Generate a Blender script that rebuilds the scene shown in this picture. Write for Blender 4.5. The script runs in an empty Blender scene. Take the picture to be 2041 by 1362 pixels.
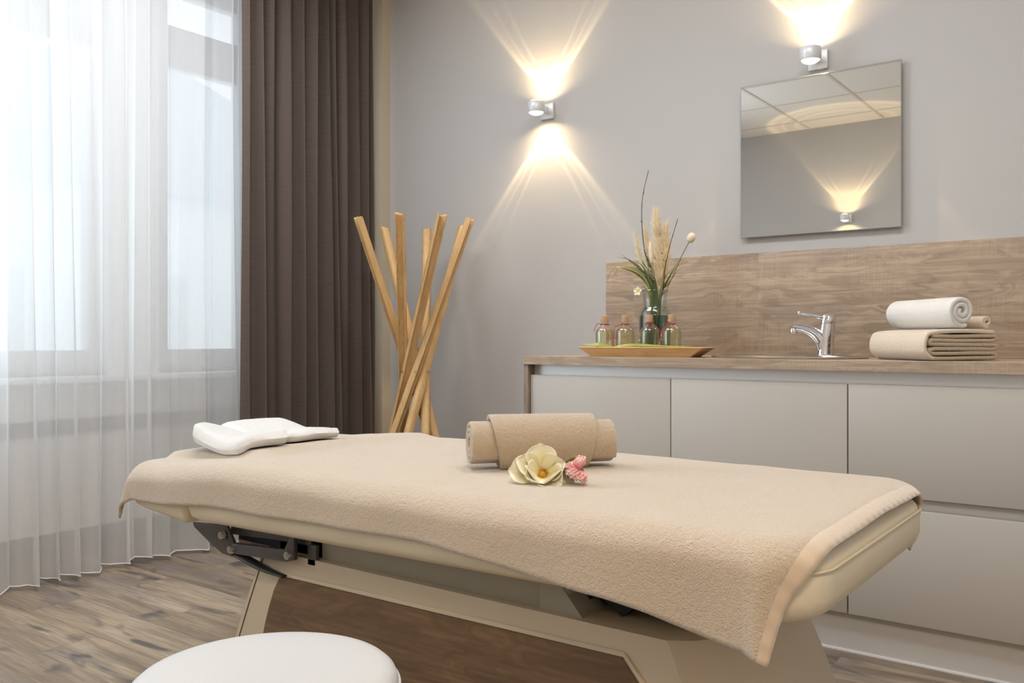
import bpy, bmesh, math, random
from mathutils import Vector, Matrix, noise

random.seed(7)
R = math.radians
PI = math.pi
SC = bpy.context.scene
COL = SC.collection

# ------------------------------------------------------------------ camera, world, big lights, exposure
cam_d = bpy.data.cameras.new('camera')
cam = bpy.data.objects.new('camera', cam_d)
COL.objects.link(cam)
cam.location = (0, 0, 0.9656)
cam.rotation_euler = (R(90), 0, 0.6442)
cam_d.sensor_width = 36
cam_d.lens = 1748.55 / 2041 * 36
cam_d.shift_y = -0.00228
cam_d.clip_start = 0.02
SC.camera = cam

W_STR = 1.6
world = bpy.data.worlds.new('World')
SC.world = world
world.use_nodes = True
bg = world.node_tree.nodes['Background']
bg.inputs[0].default_value = (0.87, 0.94, 1.0, 1)
bg.inputs[1].default_value = W_STR

SC.view_settings.view_transform = 'Standard'
SC.view_settings.look = 'None'
SC.view_settings.gamma = 1
SC.view_settings.use_curve_mapping = False
SC.view_settings.exposure = 0.0
SC.cycles.max_bounces = 10
SC.cycles.diffuse_bounces = 5
SC.cycles.transparent_max_bounces = 24
SC.cycles.caustics_reflective = False
SC.cycles.caustics_refractive = False
SC.cycles.sample_clamp_indirect = 6


def area(name, loc, rot, sx, sy, power, col, portal=False):
    l = bpy.data.lights.new(name, 'AREA')
    l.shape = 'RECTANGLE'
    l.size, l.size_y = sx, sy
    l.energy = power
    l.color = col
    if portal:
        l.cycles.is_portal = True
    o = bpy.data.objects.new(name, l)
    COL.objects.link(o)
    o.location = loc
    o.rotation_euler = rot
    return o


# sky portals in the window openings
area('sky_portal', (-4.10, 0.728, 1.80), (R(90), 0, R(-90)), 2.85, 2.0, 1, (1, 1, 1), True)
area('sky_portal', (-4.10, 2.82, 1.80), (R(90), 0, R(-90)), 0.80, 2.0, 1, (1, 1, 1), True)
# added fill lamp at the unseen end of the window, brightens the room
wd = area('window_fill', (-4.02, 0.45, 1.80), (R(90), 0, R(-72)), 1.5, 1.9, 36, (0.82, 0.93, 1.0))
wd.data.spread = R(130)
# added unseen fill lamps under the ceiling, lighting the room from above
for lx, ly in ((-2.58, 1.75), (-0.80, 1.75)):
    area('ceiling_fill_light', (lx, ly, 2.845), (0, 0, 0), 1.2, 0.6, 26, (0.95, 0.97, 1.0))
# added warm fill lamp behind the camera, outside the mirror's view
area('ceiling_fill_light', (0.40, -0.45, 2.845), (0, 0, 0), 0.6, 0.6, 42, (1.0, 0.80, 0.58))


# ------------------------------------------------------------------ mesh helpers
def bm_box(bm, x0, x1, y0, y1, z0, z1, bev=0.0, seg=2):
    r = bmesh.ops.create_cube(bm, size=1.0)
    vs = r['verts']
    for v in vs:
        v.co = Vector(((x0 + x1) / 2 + v.co.x * (x1 - x0), (y0 + y1) / 2 + v.co.y * (y1 - y0), (z0 + z1) / 2 + v.co.z * (z1 - z0)))
    if bev:
        es = list({e for v in vs for e in v.link_edges})
        bmesh.ops.bevel(bm, geom=es, offset=bev, segments=seg, affect='EDGES', profile=0.5)
    return bm


def box(*a, **k):
    return bm_box(bmesh.new(), *a, **k)


def bm_loft(bm, rings, cap0=True, cap1=True, closed=True):
    """rings: list of point lists of equal length"""
    vr = [[bm.verts.new(p) for p in ring] for ring in rings]
    n = len(vr[0])
    m = n if closed else n - 1
    for a, b in zip(vr[:-1], vr[1:]):
        for i in range(m):
            j = (i + 1) % n
            bm.faces.new((a[i], a[j], b[j], b[i]))
    if cap0:
        bm.faces.new(list(reversed(vr[0])))
    if cap1:
        bm.faces.new(vr[-1])
    return vr


def bm_lathe(bm, prof, cx=0, cy=0, n=32, cap0=True, cap1=True):
    rings = [[(cx + r * math.cos(2 * PI * i / n), cy + r * math.sin(2 * PI * i / n), z) for i in range(n)] for r, z in prof]
    bm_loft(bm, rings, cap0, cap1)
    return bm


def lathe(prof, cx=0, cy=0, n=32, cap0=True, cap1=True):
    return bm_lathe(bmesh.new(), prof, cx, cy, n, cap0, cap1)


def spline(pts, n):
    """Catmull-Rom through pts (tuples of any length)"""
    out = []
    P = [Vector(p) for p in pts]
    k = len(P) - 1
    for s in range(n + 1):
        t = s / n * k
        i = min(int(t), k - 1)
        u = t - i
        p1, p2 = P[i], P[i + 1]
        p0 = P[i - 1] if i > 0 else p1 * 2 - p2
        p3 = P[i + 2] if i + 2 <= k else p2 * 2 - p1
        out.append(0.5 * ((2 * p1) + (p2 - p0) * u + (2 * p0 - 5 * p1 + 4 * p2 - p3) * u * u + (3 * p1 - p0 - 3 * p2 + p3) * u ** 3))
    return out


def bm_tube(bm, pts, rad, n=8, flat=1.0, up=(0, 0, 1)):
    """tube along pts; rad float or list; flat scales the second axis"""
    P = [Vector(p) for p in pts]
    if not isinstance(rad, (list, tuple)):
        rad = [rad] * len(P)
    rings = []
    ref = Vector(up)
    for i, p in enumerate(P):
        t = (P[min(i + 1, len(P) - 1)] - P[max(i - 1, 0)]).normalized()
        a = t.cross(ref)
        if a.length < 1e-3:
            a = t.cross(Vector((1, 0, 0)))
        a.normalize()
        b = a.cross(t).normalized()
        rings.append([tuple(p + a * (rad[i] * math.cos(2 * PI * k / n)) + b * (flat * rad[i] * math.sin(2 * PI * k / n))) for k in range(n)])
    bm_loft(bm, rings)
    return bm


def tube(pts, rad, n=8, flat=1.0, up=(0, 0, 1)):
    return bm_tube(bmesh.new(), pts, rad, n, flat, up)


def bm_prism(bm, poly, axis, a0, a1, bev=0.0):
    """extrude a 2D polygon along axis 'x','y' or 'z' between a0 and a1"""
    def m(p, a):
        return {'x': (a, p[0], p[1]), 'y': (p[0], a, p[1]), 'z': (p[0], p[1], a)}[axis]
    v0 = [bm.verts.new(m(p, a0)) for p in poly]
    v1 = [bm.verts.new(m(p, a1)) for p in poly]
    n = len(poly)
    fs = [bm.faces.new(v0), bm.faces.new(list(reversed(v1)))]
    for i in range(n):
        j = (i + 1) % n
        fs.append(bm.faces.new((v0[j], v0[i], v1[i], v1[j])))
    if bev:
        es = list({e for f in fs[:2] for e in f.edges})
        bmesh.ops.bevel(bm, geom=es, offset=bev, segments=2, affect='EDGES', profile=0.5)
    return bm


def prism(poly, axis, a0, a1, bev=0.0):
    return bm_prism(bmesh.new(), poly, axis, a0, a1, bev)


def xform(bm, mat):
    bmesh.ops.transform(bm, matrix=mat, verts=bm.verts)
    return bm


def obj(name, bm, m, parent=None, smooth=True, ang=38, label=None, world_pts=False):
    bmesh.ops.recalc_face_normals(bm, faces=bm.faces)
    if world_pts and parent is not None:
        off = Vector((0, 0, 0))
        q = parent
        while q is not None:
            off += Vector(q.location)
            q = q.parent
        bmesh.ops.translate(bm, vec=-off, verts=bm.verts)
    me = bpy.data.meshes.new(name)
    bm.to_mesh(me)
    bm.free()
    if smooth:
        me.polygons.foreach_set('use_smooth', [True] * len(me.polygons))
        me.set_sharp_from_angle(angle=R(ang))
    if m is not None:
        me.materials.append(m)
    o = bpy.data.objects.new(name, me)
    COL.objects.link(o)
    if parent is not None:
        o.parent = parent
    if label:
        o['label'] = label
    return o


def tag(o, label, cat, group=None, kind=None):
    o['label'] = label
    o['category'] = cat
    if group:
        o['group'] = group
    if kind:
        o['kind'] = kind
    return o


def thing(name, label, cat, loc=(0, 0, 0), rz=0.0, group=None):
    o = bpy.data.objects.new(name, None)
    o.empty_display_size = 0.05
    COL.objects.link(o)
    o.location = loc
    o.rotation_euler = (0, 0, rz)
    return tag(o, label, cat, group)


def struct(name, bm, m, smooth=False):
    o = obj(name, bm, m, None, smooth)
    o['kind'] = 'structure'
    return o


def structroot(name, loc=(0, 0, 0)):
    o = bpy.data.objects.new(name, None)
    COL.objects.link(o)
    o.location = loc
    o['kind'] = 'structure'
    return o


def dup(root, loc, rz, label, group=None):
    r = root.copy()
    COL.objects.link(r)
    r.location = loc
    r.rotation_euler = (0, 0, rz)
    r['label'] = label
    if group:
        r['group'] = group
    for ch in list(root.children):
        c = ch.copy()
        COL.objects.link(c)
        c.parent = r
        for g in list(ch.children):
            d = g.copy()
            COL.objects.link(d)
            d.parent = c
    return r


def sm(a, b, x):
    t = max(0.0, min(1.0, (x - a) / (b - a)))
    return t * t * (3 - 2 * t)


# ------------------------------------------------------------------ materials
class NT:
    def __init__(self, name):
        self.m = bpy.data.materials.new(name)
        self.m.use_nodes = True
        self.t = self.m.node_tree
        self.t.nodes.clear()
        self.out = self.n('ShaderNodeOutputMaterial')

    def n(self, kind, **kw):
        nd = self.t.nodes.new(kind)
        for k, v in kw.items():
            if k.startswith('i_'):
                key = k[2:]
                key = int(key) if key.isdigit() else key.replace('__', ' ')
                self.set(nd.inputs[key], v)
            else:
                setattr(nd, k, v)
        return nd

    def set(self, sock, v):
        if isinstance(v, bpy.types.NodeSocket):
            self.t.links.new(v, sock)
        elif isinstance(v, bpy.types.Node):
            self.t.links.new(v.outputs[0], sock)
        else:
            if isinstance(v, (tuple, list)) and len(v) == 3 and sock.type == 'RGBA':
                v = (*v, 1)
            sock.default_value = v

    def coord(self, scale=(1, 1, 1), rot=(0, 0, 0), kind='Object', loc=(0, 0, 0)):
        tc = self.n('ShaderNodeTexCoord')
        mp = self.n('ShaderNodeMapping')
        self.t.links.new(tc.outputs[kind], mp.inputs[0])
        mp.inputs['Scale'].default_value = scale
        mp.inputs['Rotation'].default_value = rot
        mp.inputs['Location'].default_value = loc
        return mp.outputs[0]

    def noise(self, vec, scale=1, detail=4, rough=0.5, dist=0):
        nd = self.n('ShaderNodeTexNoise')
        self.set(nd.inputs['Vector'], vec)
        nd.inputs['Scale'].default_value = scale
        nd.inputs['Detail'].default_value = detail
        nd.inputs['Roughness'].default_value = rough
        nd.inputs['Distortion'].default_value = dist
        return nd.outputs['Fac']

    def ramp(self, fac, stops):
        nd = self.n('ShaderNodeValToRGB')
        self.set(nd.inputs[0], fac)
        el = nd.color_ramp.elements
        while len(el) < len(stops):
            el.new(0.5)
        for e, (p, c) in zip(el, stops):
            e.position = p
            e.color = (*c, 1) if isinstance(c, (tuple, list)) else (c, c, c, 1)
        return nd.outputs[0]

    def mix(self, fac, a, b, mode='MIX'):
        nd = self.n('ShaderNodeMix', data_type='RGBA', blend_type=mode)
        self.set(nd.inputs[0], fac)
        self.set(nd.inputs[6], a)
        self.set(nd.inputs[7], b)
        return nd.outputs[2]

    def math(self, op, a, b=0.5, clamp=False):
        nd = self.n('ShaderNodeMath', operation=op, use_clamp=clamp)
        self.set(nd.inputs[0], a)
        self.set(nd.inputs[1], b)
        return nd.outputs[0]

    def bump(self, h, strength=0.3, dist=0.002):
        nd = self.n('ShaderNodeBump')
        self.set(nd.inputs['Height'], h)
        nd.inputs['Strength'].default_value = strength
        nd.inputs['Distance'].default_value = dist
        return nd.outputs[0]

    def bsdf(self, base, rough=0.5, metal=0.0, bump=None, **kw):
        p = self.n('ShaderNodeBsdfPrincipled')
        self.set(p.inputs['Base Color'], base)
        self.set(p.inputs['Roughness'], rough)
        p.inputs['Metallic'].default_value = metal
        for k, v in kw.items():
            self.set(p.inputs[k.replace('__', ' ')], v)
        if bump is not None:
            self.t.links.new(bump, p.inputs['Normal'])
        self.t.links.new(p.outputs[0], self.out.inputs[0])
        return p


def plain(name, base, rough=0.5, metal=0.0, spec=None, bump=0.0, bscale=300, var=0.0, **kw):
    t = NT(name)
    c = t.coord()
    nz = t.noise(c, bscale, 3)
    col = base
    if var:
        v = t.noise(t.coord((1, 1, 1)), 6, 3)
        col = t.mix(v, tuple(x * (1 - var) for x in base), tuple(min(1, x * (1 + var)) for x in base))
    if spec is not None:
        kw['Specular__IOR__Level'] = spec
    t.bsdf(col, rough, metal, t.bump(nz, bump, 0.001) if bump else None, **kw)
    return t.m


def towel_mat(name, base, scale=420, bumpk=0.9, hemu=None):
    t = NT(name)
    c = t.coord()
    n1 = t.noise(c, scale, 3, 0.6)
    n2 = t.noise(c, scale * 0.35, 3, 0.6)
    n3 = t.noise(c, 9, 3)
    col = t.mix(n1, tuple(x * 0.80 for x in base), tuple(min(1, x * 1.14) for x in base))
    col = t.mix(t.ramp(n3, [(0.3, 0.0), (0.7, 0.25)]), col, tuple(x * 0.86 for x in base))
    h = t.math('ADD', n1, n2)
    if hemu is not None:
        uv = t.n('ShaderNodeUVMap')
        sep = t.n('ShaderNodeSeparateXYZ')
        t.t.links.new(uv.outputs[0], sep.inputs[0])
        band = t.math('GREATER_THAN', sep.outputs[0], hemu)
        ribs = t.n('ShaderNodeTexWave', wave_type='BANDS', bands_direction='Y')
        t.t.links.new(uv.outputs[0], ribs.inputs[0])
        ribs.inputs['Scale'].default_value = 9
        ribs.inputs['Distortion'].default_value = 1.5
        flat = t.math('MULTIPLY', ribs.outputs['Fac'], 0.35)
        mx = t.n('ShaderNodeMix', data_type='FLOAT')
        t.set(mx.inputs[0], band)
        t.set(mx.inputs[2], h)
        t.set(mx.inputs[3], flat)
        h = mx.outputs[0]
        col = t.mix(band, col, base)
    t.bsdf(col, 0.95, 0, t.bump(h, bumpk, 0.004), Sheen__Weight=0.9, Sheen__Roughness=0.45, Specular__IOR__Level=0.1)
    return t.m


def wood_mat(name, light, mid, dark, rough=0.5, axis='x', fine=1.0, saw=0.0, contrast=1.0, spec=0.35, boards=0):
    t = NT(name)
    def sc(l, a, b):
        return {'x': (l, a, b), 'y': (a, l, b), 'z': (a, b, l)}[axis]
    shift = None
    if boards:
        tc = t.n('ShaderNodeTexCoord')
        sp = t.n('ShaderNodeSeparateXYZ')
        t.t.links.new(tc.outputs['Object'], sp.inputs[0])
        cb = t.n('ShaderNodeCombineXYZ')
        t.t.links.new(sp.outputs[0], cb.inputs[0])
        t.t.links.new(t.math('ADD', sp.outputs[2], sp.outputs[1]), cb.inputs[1])
        b = t.n('ShaderNodeTexBrick', offset=0.43)
        t.t.links.new(cb.outputs[0], b.inputs['Vector'])
        b.inputs['Color1'].default_value = (0, 0, 0, 1)
        b.inputs['Color2'].default_value = (1, 1, 1, 1)
        b.inputs['Mortar Size'].default_value = 0
        b.inputs['Scale'].default_value = 1
        b.inputs['Brick Width'].default_value = 1.3
        b.inputs['Row Height'].default_value = boards
        shift = t.n('ShaderNodeVectorMath', operation='MULTIPLY')
        t.t.links.new(b.outputs['Color'], shift.inputs[0])
        shift.inputs[1].default_value = (9.1, 5.3, 7.7)
    def cd(v):
        if shift is None:
            return t.coord(v)
        a = t.n('ShaderNodeVectorMath', operation='ADD')
        t.set(a.inputs[0], t.coord(v))
        t.t.links.new(shift.outputs[0], a.inputs[1])
        return a.outputs[0]
    warp = t.noise(cd(sc(1.5, 5, 5)), 1.5, 3, 0.5, 0.6)
    c = cd(sc(1.2, 20 * fine, 20 * fine))
    add = t.n('ShaderNodeVectorMath', operation='ADD')
    t.set(add.inputs[0], c)
    sc3 = t.n('ShaderNodeVectorMath', operation='SCALE')
    t.set(sc3.inputs[0], warp)
    sc3.inputs['Scale'].default_value = 7.0
    t.t.links.new(sc3.outputs[0], add.inputs[1])
    g1 = t.noise(add.outputs[0], 1.0, 5, 0.6, 0.2)
    g2 = t.noise(t.coord(sc(5, 170 * fine, 170 * fine)), 1.0, 3, 0.6)
    g3 = t.noise(t.coord(sc(0.5, 5, 5)), 1.3, 2)
    col = t.ramp(g1, [(0.5 - 0.22 / contrast, dark), (0.5, mid), (0.5 + 0.2 / contrast, light)])
    col = t.mix(t.ramp(g2, [(0.35, 0.55), (0.6, 0.0)]), col, dark)
    col = t.mix(t.ramp(g3, [(0.35, 0.35), (0.65, 0.0)]), col, mid)
    h = g2
    if saw:
        s = t.noise(t.coord(sc(190, 6, 6)), 1.0, 2)
        mask = t.noise(t.coord(sc(2.2, 7, 7)), 1.0, 2)
        k = t.math('MULTIPLY', t.ramp(s, [(0.4, 0.0), (0.6, 1.0)]), t.ramp(mask, [(0.48, 0.0), (0.62, saw)]))
        col = t.mix(k, col, light)
    t.bsdf(col, rough, 0, t.bump(h, 0.12, 0.001), Specular__IOR__Level=spec)
    return t.m


def floor_mat():
    t = NT('oak_plank_floor')
    c = t.coord(loc=(0.35, -0.03, 0))
    def brick(c1, c2, mort):
        b = t.n('ShaderNodeTexBrick', offset=0.37, offset_frequency=2)
        t.set(b.inputs['Vector'], c)
        b.inputs['Color1'].default_value = c1
        b.inputs['Color2'].default_value = c2
        b.inputs['Mortar'].default_value = mort
        b.inputs['Scale'].default_value = 1.0
        b.inputs['Mortar Size'].default_value = 0.0012
        b.inputs['Mortar Smooth'].default_value = 0.2
        b.inputs['Brick Width'].default_value = 1.22
        b.inputs['Row Height'].default_value = 0.18
        return b
    b = brick((0, 0, 0, 1), (1, 1, 1, 1), (0.5, 0.5, 0.5, 1))
    rnd = b.outputs['Color']
    off = t.n('ShaderNodeVectorMath', operation='MULTIPLY')
    t.set(off.inputs[0], rnd)
    off.inputs[1].default_value = (7.3, 3.1, 11.7)
    def vec(sx, sy):
        a = t.n('ShaderNodeVectorMath', operation='ADD')
        t.set(a.inputs[0], t.coord((sx, sy, 1)))
        t.t.links.new(off.outputs[0], a.inputs[1])
        return a.outputs[0]
    g1 = t.noise(vec(1.3, 11), 1.0, 5, 0.6, 0.9)
    g2 = t.noise(vec(6, 120), 1.0, 4, 0.65)
    g3 = t.noise(vec(0.9, 4.5), 1.4, 3, 0.5, 0.4)
    kn = t.noise(vec(3.0, 9), 1.3, 2, 0.5, 0.6)
    col = t.ramp(g1, [(0.30, (0.19, 0.14, 0.10)), (0.46, (0.36, 0.275, 0.19)), (0.64, (0.52, 0.42, 0.30))])
    col = t.mix(t.ramp(rnd, [(0.0, 0.55), (0.6, 0.0)]), col, (0.15, 0.11, 0.08))
    col = t.mix(t.ramp(g3, [(0.48, 0.0), (0.66, 0.6)]), col, (0.26, 0.23, 0.225))
    col = t.mix(t.ramp(g2, [(0.36, 0.45), (0.58, 0.0)]), col, (0.13, 0.10, 0.078))
    col = t.mix(t.ramp(kn, [(0.58, 0.0), (0.70, 0.85)]), col, (0.085, 0.080, 0.085))
    col = t.mix(t.math('MULTIPLY', b.outputs['Fac'], 0.6), col, (0.10, 0.08, 0.065))
    h = t.math('SUBTRACT', t.math('MULTIPLY', g2, 0.3), b.outputs['Fac'])
    t.bsdf(col, t.ramp(g1, [(0.3, 0.36), (0.7, 0.46)]), 0, t.bump(h, 0.25, 0.0015), Specular__IOR__Level=0.5)
    return t.m


def sheer_mat():
    t = NT('white_sheer_voile')
    c = t.coord((1, 900, 30))
    tr = t.n('ShaderNodeBsdfTransparent')
    tr.inputs[0].default_value = (1, 1, 1, 1)
    tl = t.n('ShaderNodeBsdfTranslucent')
    tl.inputs[0].default_value = (0.95, 0.96, 0.97, 1)
    df = t.n('ShaderNodeBsdfDiffuse')
    df.inputs[0].default_value = (0.95, 0.95, 0.96, 1)
    m1 = t.n('ShaderNodeMixShader')
    m1.inputs[0].default_value = 0.50
    t.t.links.new(tl.outputs[0], m1.inputs[1])
    t.t.links.new(df.outputs[0], m1.inputs[2])
    nz = t.noise(t.coord((1, 12, 1)), 2, 2)
    fac = t.ramp(nz, [(0.3, 0.65), (0.7, 0.70)])
    # threads overlap more when the cloth is seen edge-on
    lw = t.n('ShaderNodeLayerWeight')
    lw.inputs[0].default_value = 0.35
    fac2 = t.math('MAXIMUM', fac, t.math('MULTIPLY', lw.outputs['Facing'], 0.95))
    m2 = t.n('ShaderNodeMixShader')
    t.set(m2.inputs[0], fac2)
    t.t.links.new(tr.outputs[0], m2.inputs[1])
    t.t.links.new(m1.outputs[0], m2.inputs[2])
    t.t.links.new(m2.outputs[0], t.out.inputs[0])
    return t.m


def drape_mat():
    t = NT('dark_taupe_linen')
    weave = t.noise(t.coord((40, 40, 420)), 1.0, 3, 0.6)
    slub = t.noise(t.coord((9, 9, 160)), 1.0, 4, 0.7)
    col = t.mix(slub, (0.118, 0.092, 0.080), (0.180, 0.142, 0.124))
    df = t.n('ShaderNodeBsdfDiffuse')
    t.set(df.inputs[0], col)
    bp = t.bump(weave, 0.4, 0.001)
    t.t.links.new(bp, df.inputs['Normal'])
    tl = t.n('ShaderNodeBsdfTranslucent')
    tl.inputs[0].default_value = (0.20, 0.165, 0.14, 1)
    m1 = t.n('ShaderNodeMixShader')
    t.set(m1.inputs[0], t.ramp(slub, [(0.45, 0.04), (0.66, 0.26)]))
    t.t.links.new(df.outputs[0], m1.inputs[1])
    t.t.links.new(tl.outputs[0], m1.inputs[2])
    t.t.links.new(m1.outputs[0], t.out.inputs[0])
    return t.m


def thin_glass(name, tint=(1, 1, 1), refl=0.5, rough=0.0):
    t = NT(name)
    tr = t.n('ShaderNodeBsdfTransparent')
    tr.inputs[0].default_value = (*tint, 1)
    gl = t.n('ShaderNodeBsdfGlossy')
    gl.inputs['Roughness'].default_value = rough
    lw = t.n('ShaderNodeLayerWeight')
    lw.inputs[0].default_value = 0.25
    f = t.math('ADD', t.math('MULTIPLY', lw.outputs['Facing'], refl), 0.03, True)
    mx = t.n('ShaderNodeMixShader')
    t.set(mx.inputs[0], f)
    t.t.links.new(tr.outputs[0], mx.inputs[1])
    t.t.links.new(gl.outputs[0], mx.inputs[2])
    t.t.links.new(mx.outputs[0], t.out.inputs[0])
    return t.m


def lens_mat():
    t = NT('lit_glass_lens')
    em = t.n('ShaderNodeEmission')
    em.inputs[0].default_value = (1.0, 0.90, 0.72, 1)
    em.inputs[1].default_value = 2.6
    tr = t.n('ShaderNodeBsdfTransparent')
    mx = t.n('ShaderNodeMixShader')
    mx.inputs[0].default_value = 0.45
    t.t.links.new(tr.outputs[0], mx.inputs[1])
    t.t.links.new(em.outputs[0], mx.inputs[2])
    t.t.links.new(mx.outputs[0], t.out.inputs[0])
    return t.m


M = {}
M['wall'] = plain('painted_wall', (0.52, 0.51, 0.505), 0.9, bump=0.08, bscale=250, spec=0.2)
M['wall_white'] = plain('white_wall_paint', (0.92, 0.92, 0.91), 0.9, bump=0.05, spec=0.2)
M['pier'] = plain('beige_pier', (0.56, 0.49, 0.38), 0.85)  # beige base colour, warmer than the walls
M['ceil'] = plain('ceiling_tile', (0.80, 0.79, 0.77), 0.95, bump=0.2, bscale=400, spec=0.1)
M['rail'] = plain('ceiling_rail', (0.66, 0.64, 0.60), 0.6)
M['floor'] = floor_mat()
M['pvc'] = plain('white_window_plastic', (0.85, 0.86, 0.88), 0.35)
M['grey'] = plain('grey_trim', (0.20, 0.195, 0.19), 0.6)
M['glass'] = thin_glass('window_glass', (0.97, 0.99, 0.99), 0.25)
M['sheer'] = sheer_mat()
M['hem'] = plain('white_hem_tape', (0.86, 0.87, 0.9), 0.9)
M['drape'] = drape_mat()
M['cab'] = plain('greige_matt_laminate', (0.49, 0.465, 0.43), 0.42, spec=0.35)
M['cabw'] = plain('white_laminate', (0.72, 0.72, 0.73), 0.4)
M['plinth'] = plain('pale_plinth_laminate', (0.60, 0.585, 0.57), 0.42)
M['alu'] = plain('pale_aluminium', (0.82, 0.83, 0.85), 0.4, 0.5)
M['dark'] = plain('dark_gap', (0.03, 0.03, 0.03), 0.8)
M['oak'] = wood_mat('sonoma_oak_laminate', (0.56, 0.45, 0.345), (0.43, 0.335, 0.25), (0.25, 0.185, 0.14), 0.5, 'x', 1.0, 0.28, boards=0.148)
M['oakz'] = wood_mat('sonoma_oak_edge', (0.40, 0.32, 0.25), (0.30, 0.235, 0.18), (0.19, 0.14, 0.105), 0.5, 'z', 1.0, 0.3)
M['walnut'] = wood_mat('dark_oak_panel', (0.27, 0.175, 0.105), (0.195, 0.122, 0.072), (0.10, 0.062, 0.037), 0.45, 'x', 0.7, 0)
M['beech'] = wood_mat('beech_wood', (0.74, 0.52, 0.27), (0.66, 0.44, 0.21), (0.52, 0.32, 0.14), 0.45, 'z', 1.6, 0)
M['traywood'] = wood_mat('tray_wood', (0.72, 0.50, 0.26), (0.64, 0.42, 0.20), (0.50, 0.31, 0.14), 0.5, 'x', 1.4, 0)
M['leather'] = plain('cream_leatherette', (0.84, 0.76, 0.59), 0.42, bump=0.12, bscale=500, spec=0.4)
M['stool'] = plain('white_leatherette', (0.60, 0.61, 0.62), 0.38, bump=0.25, bscale=160, spec=0.4)
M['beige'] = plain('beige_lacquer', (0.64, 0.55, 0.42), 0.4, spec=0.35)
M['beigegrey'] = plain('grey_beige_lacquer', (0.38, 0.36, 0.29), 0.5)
M['steel'] = plain('dark_grey_steel', (0.115, 0.11, 0.11), 0.38, 0.5)
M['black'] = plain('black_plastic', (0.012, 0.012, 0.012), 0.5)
M['chrome'] = plain('chrome', (0.86, 0.86, 0.88), 0.05, 1.0)
M['inox'] = plain('brushed_steel', (0.55, 0.54, 0.52), 0.25, 1.0)
M['mirror'] = plain('mirror_glass', (0.93, 0.91, 0.87), 0.0, 1.0)
M['mirroredge'] = plain('mirror_edge', (0.30, 0.33, 0.31), 0.2)
M['lampw'] = plain('satin_white_metal', (0.72, 0.74, 0.77), 0.32, 0.1)
M['lens'] = lens_mat()
M['cover'] = towel_mat('beige_terry_cover', (0.72, 0.588, 0.45), 330, 1.0, hemu=-0.450)
M['beigetowel'] = towel_mat('tan_terry', (0.60, 0.465, 0.325), 360, 0.9)
M['sandtowel'] = towel_mat('sand_terry', (0.80, 0.70, 0.57), 420, 0.6)
M['whitetowel'] = towel_mat('white_terry', (0.84, 0.84, 0.83), 420, 0.5)
M['cleartglass'] = thin_glass('clear_bottle_glass', (0.98, 0.99, 0.97), 0.75)
M['vaseglass'] = thin_glass('greenish_vase_glass', (0.86, 0.93, 0.90), 0.8)
M['oil'] = thin_glass('pale_green_oil', (0.96, 0.95, 0.78), 0.5, 0.02)
M['water'] = thin_glass('vase_water', (0.36, 0.47, 0.45), 0.5, 0.0)
M['cork'] = plain('cork', (0.55, 0.36, 0.20), 0.8, bump=0.4, bscale=400, var=0.2)
M['ribbon'] = plain('red_ribbon', (0.42, 0.05, 0.05), 0.6)
M['leaf'] = plain('dark_green_leaf', (0.075, 0.095, 0.020), 0.5, var=0.3)
M['leaf2'] = plain('olive_leaf', (0.19, 0.20, 0.035), 0.45, var=0.3)
M['leaf3'] = plain('bright_green_leaf', (0.33, 0.36, 0.09), 0.45, var=0.3)
M['twig'] = plain('brown_twig', (0.06, 0.042, 0.03), 0.7)
M['straw'] = plain('straw_plume', (0.90, 0.77, 0.56), 0.9, var=0.15)
M['strawpale'] = plain('pale_plume', (0.78, 0.70, 0.50), 0.9, var=0.1)
M['cream'] = plain('cream_seed_head', (0.78, 0.68, 0.52), 0.9, bump=0.5, bscale=300)


def petal_mat(name, tip, base, rough=0.55):
    t = NT(name)
    uv = t.n('ShaderNodeUVMap')
    sep = t.n('ShaderNodeSeparateXYZ')
    t.t.links.new(uv.outputs[0], sep.inputs[0])
    col = t.ramp(sep.outputs[0], [(0.0, base), (0.45, tuple((a + b) / 2 for a, b in zip(tip, base))), (0.8, tip)])
    t.bsdf(col, rough, 0, None, Subsurface__Weight=0.0, Sheen__Weight=0.1)
    return t.m


M['petal'] = petal_mat('cream_petal', (0.90, 0.86, 0.68), (0.74, 0.64, 0.26))
M['stamen'] = plain('golden_stamen', (0.62, 0.33, 0.03), 0.6, bump=0.6, bscale=900, var=0.4)
M['pink'] = petal_mat('pink_petal', (0.90, 0.58, 0.54), (0.75, 0.22, 0.27))
M['housewall'] = plain('pale_render', (0.88, 0.90, 0.92), 0.9)
M['houseroof'] = plain('grey_roof', (0.70, 0.73, 0.78), 0.9)
M['housewin'] = plain('house_window', (0.74, 0.77, 0.80), 0.5)

# ------------------------------------------------------------------ room shell
YB, YF, XL, XR, ZC = 3.361, -1.25, -4.0, 1.0, 2.86
struct('floor', box(XL - 0.3, XR + 0.2, YF - 0.2, YB + 0.2, -0.1, 0), M['floor'])
struct('wall_back', box(XL - 0.3, XR + 0.2, YB, YB + 0.2, 0, ZC + 0.1), M['wall'])
struct('wall_front', box(XL - 0.3, XR + 0.2, YF - 0.2, YF, 0, ZC + 0.1), M['wall'])
struct('wall_right', box(XR, XR + 0.2, YF, YB, 0, ZC + 0.1), M['wall'])
# window wall with two openings
ZS, ZH = 0.80, 2.80
W1 = (-0.70, 2.156)
W2 = (2.42, 3.22)
bm = bmesh.new()
T = XL - 0.25
bm_box(bm, T, XL, YF, YB, 0, ZS)
bm_box(bm, T, XL, YF, YB, ZH, ZC + 0.1)
bm_box(bm, T, XL, YF, W1[0], ZS, ZH)
bm_box(bm, T, XL, W1[1], W2[0], ZS, ZH)
bm_box(bm, T, XL, W2[1], YB, ZS, ZH)
struct('wall_left', bm, M['wall_white'])
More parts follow.
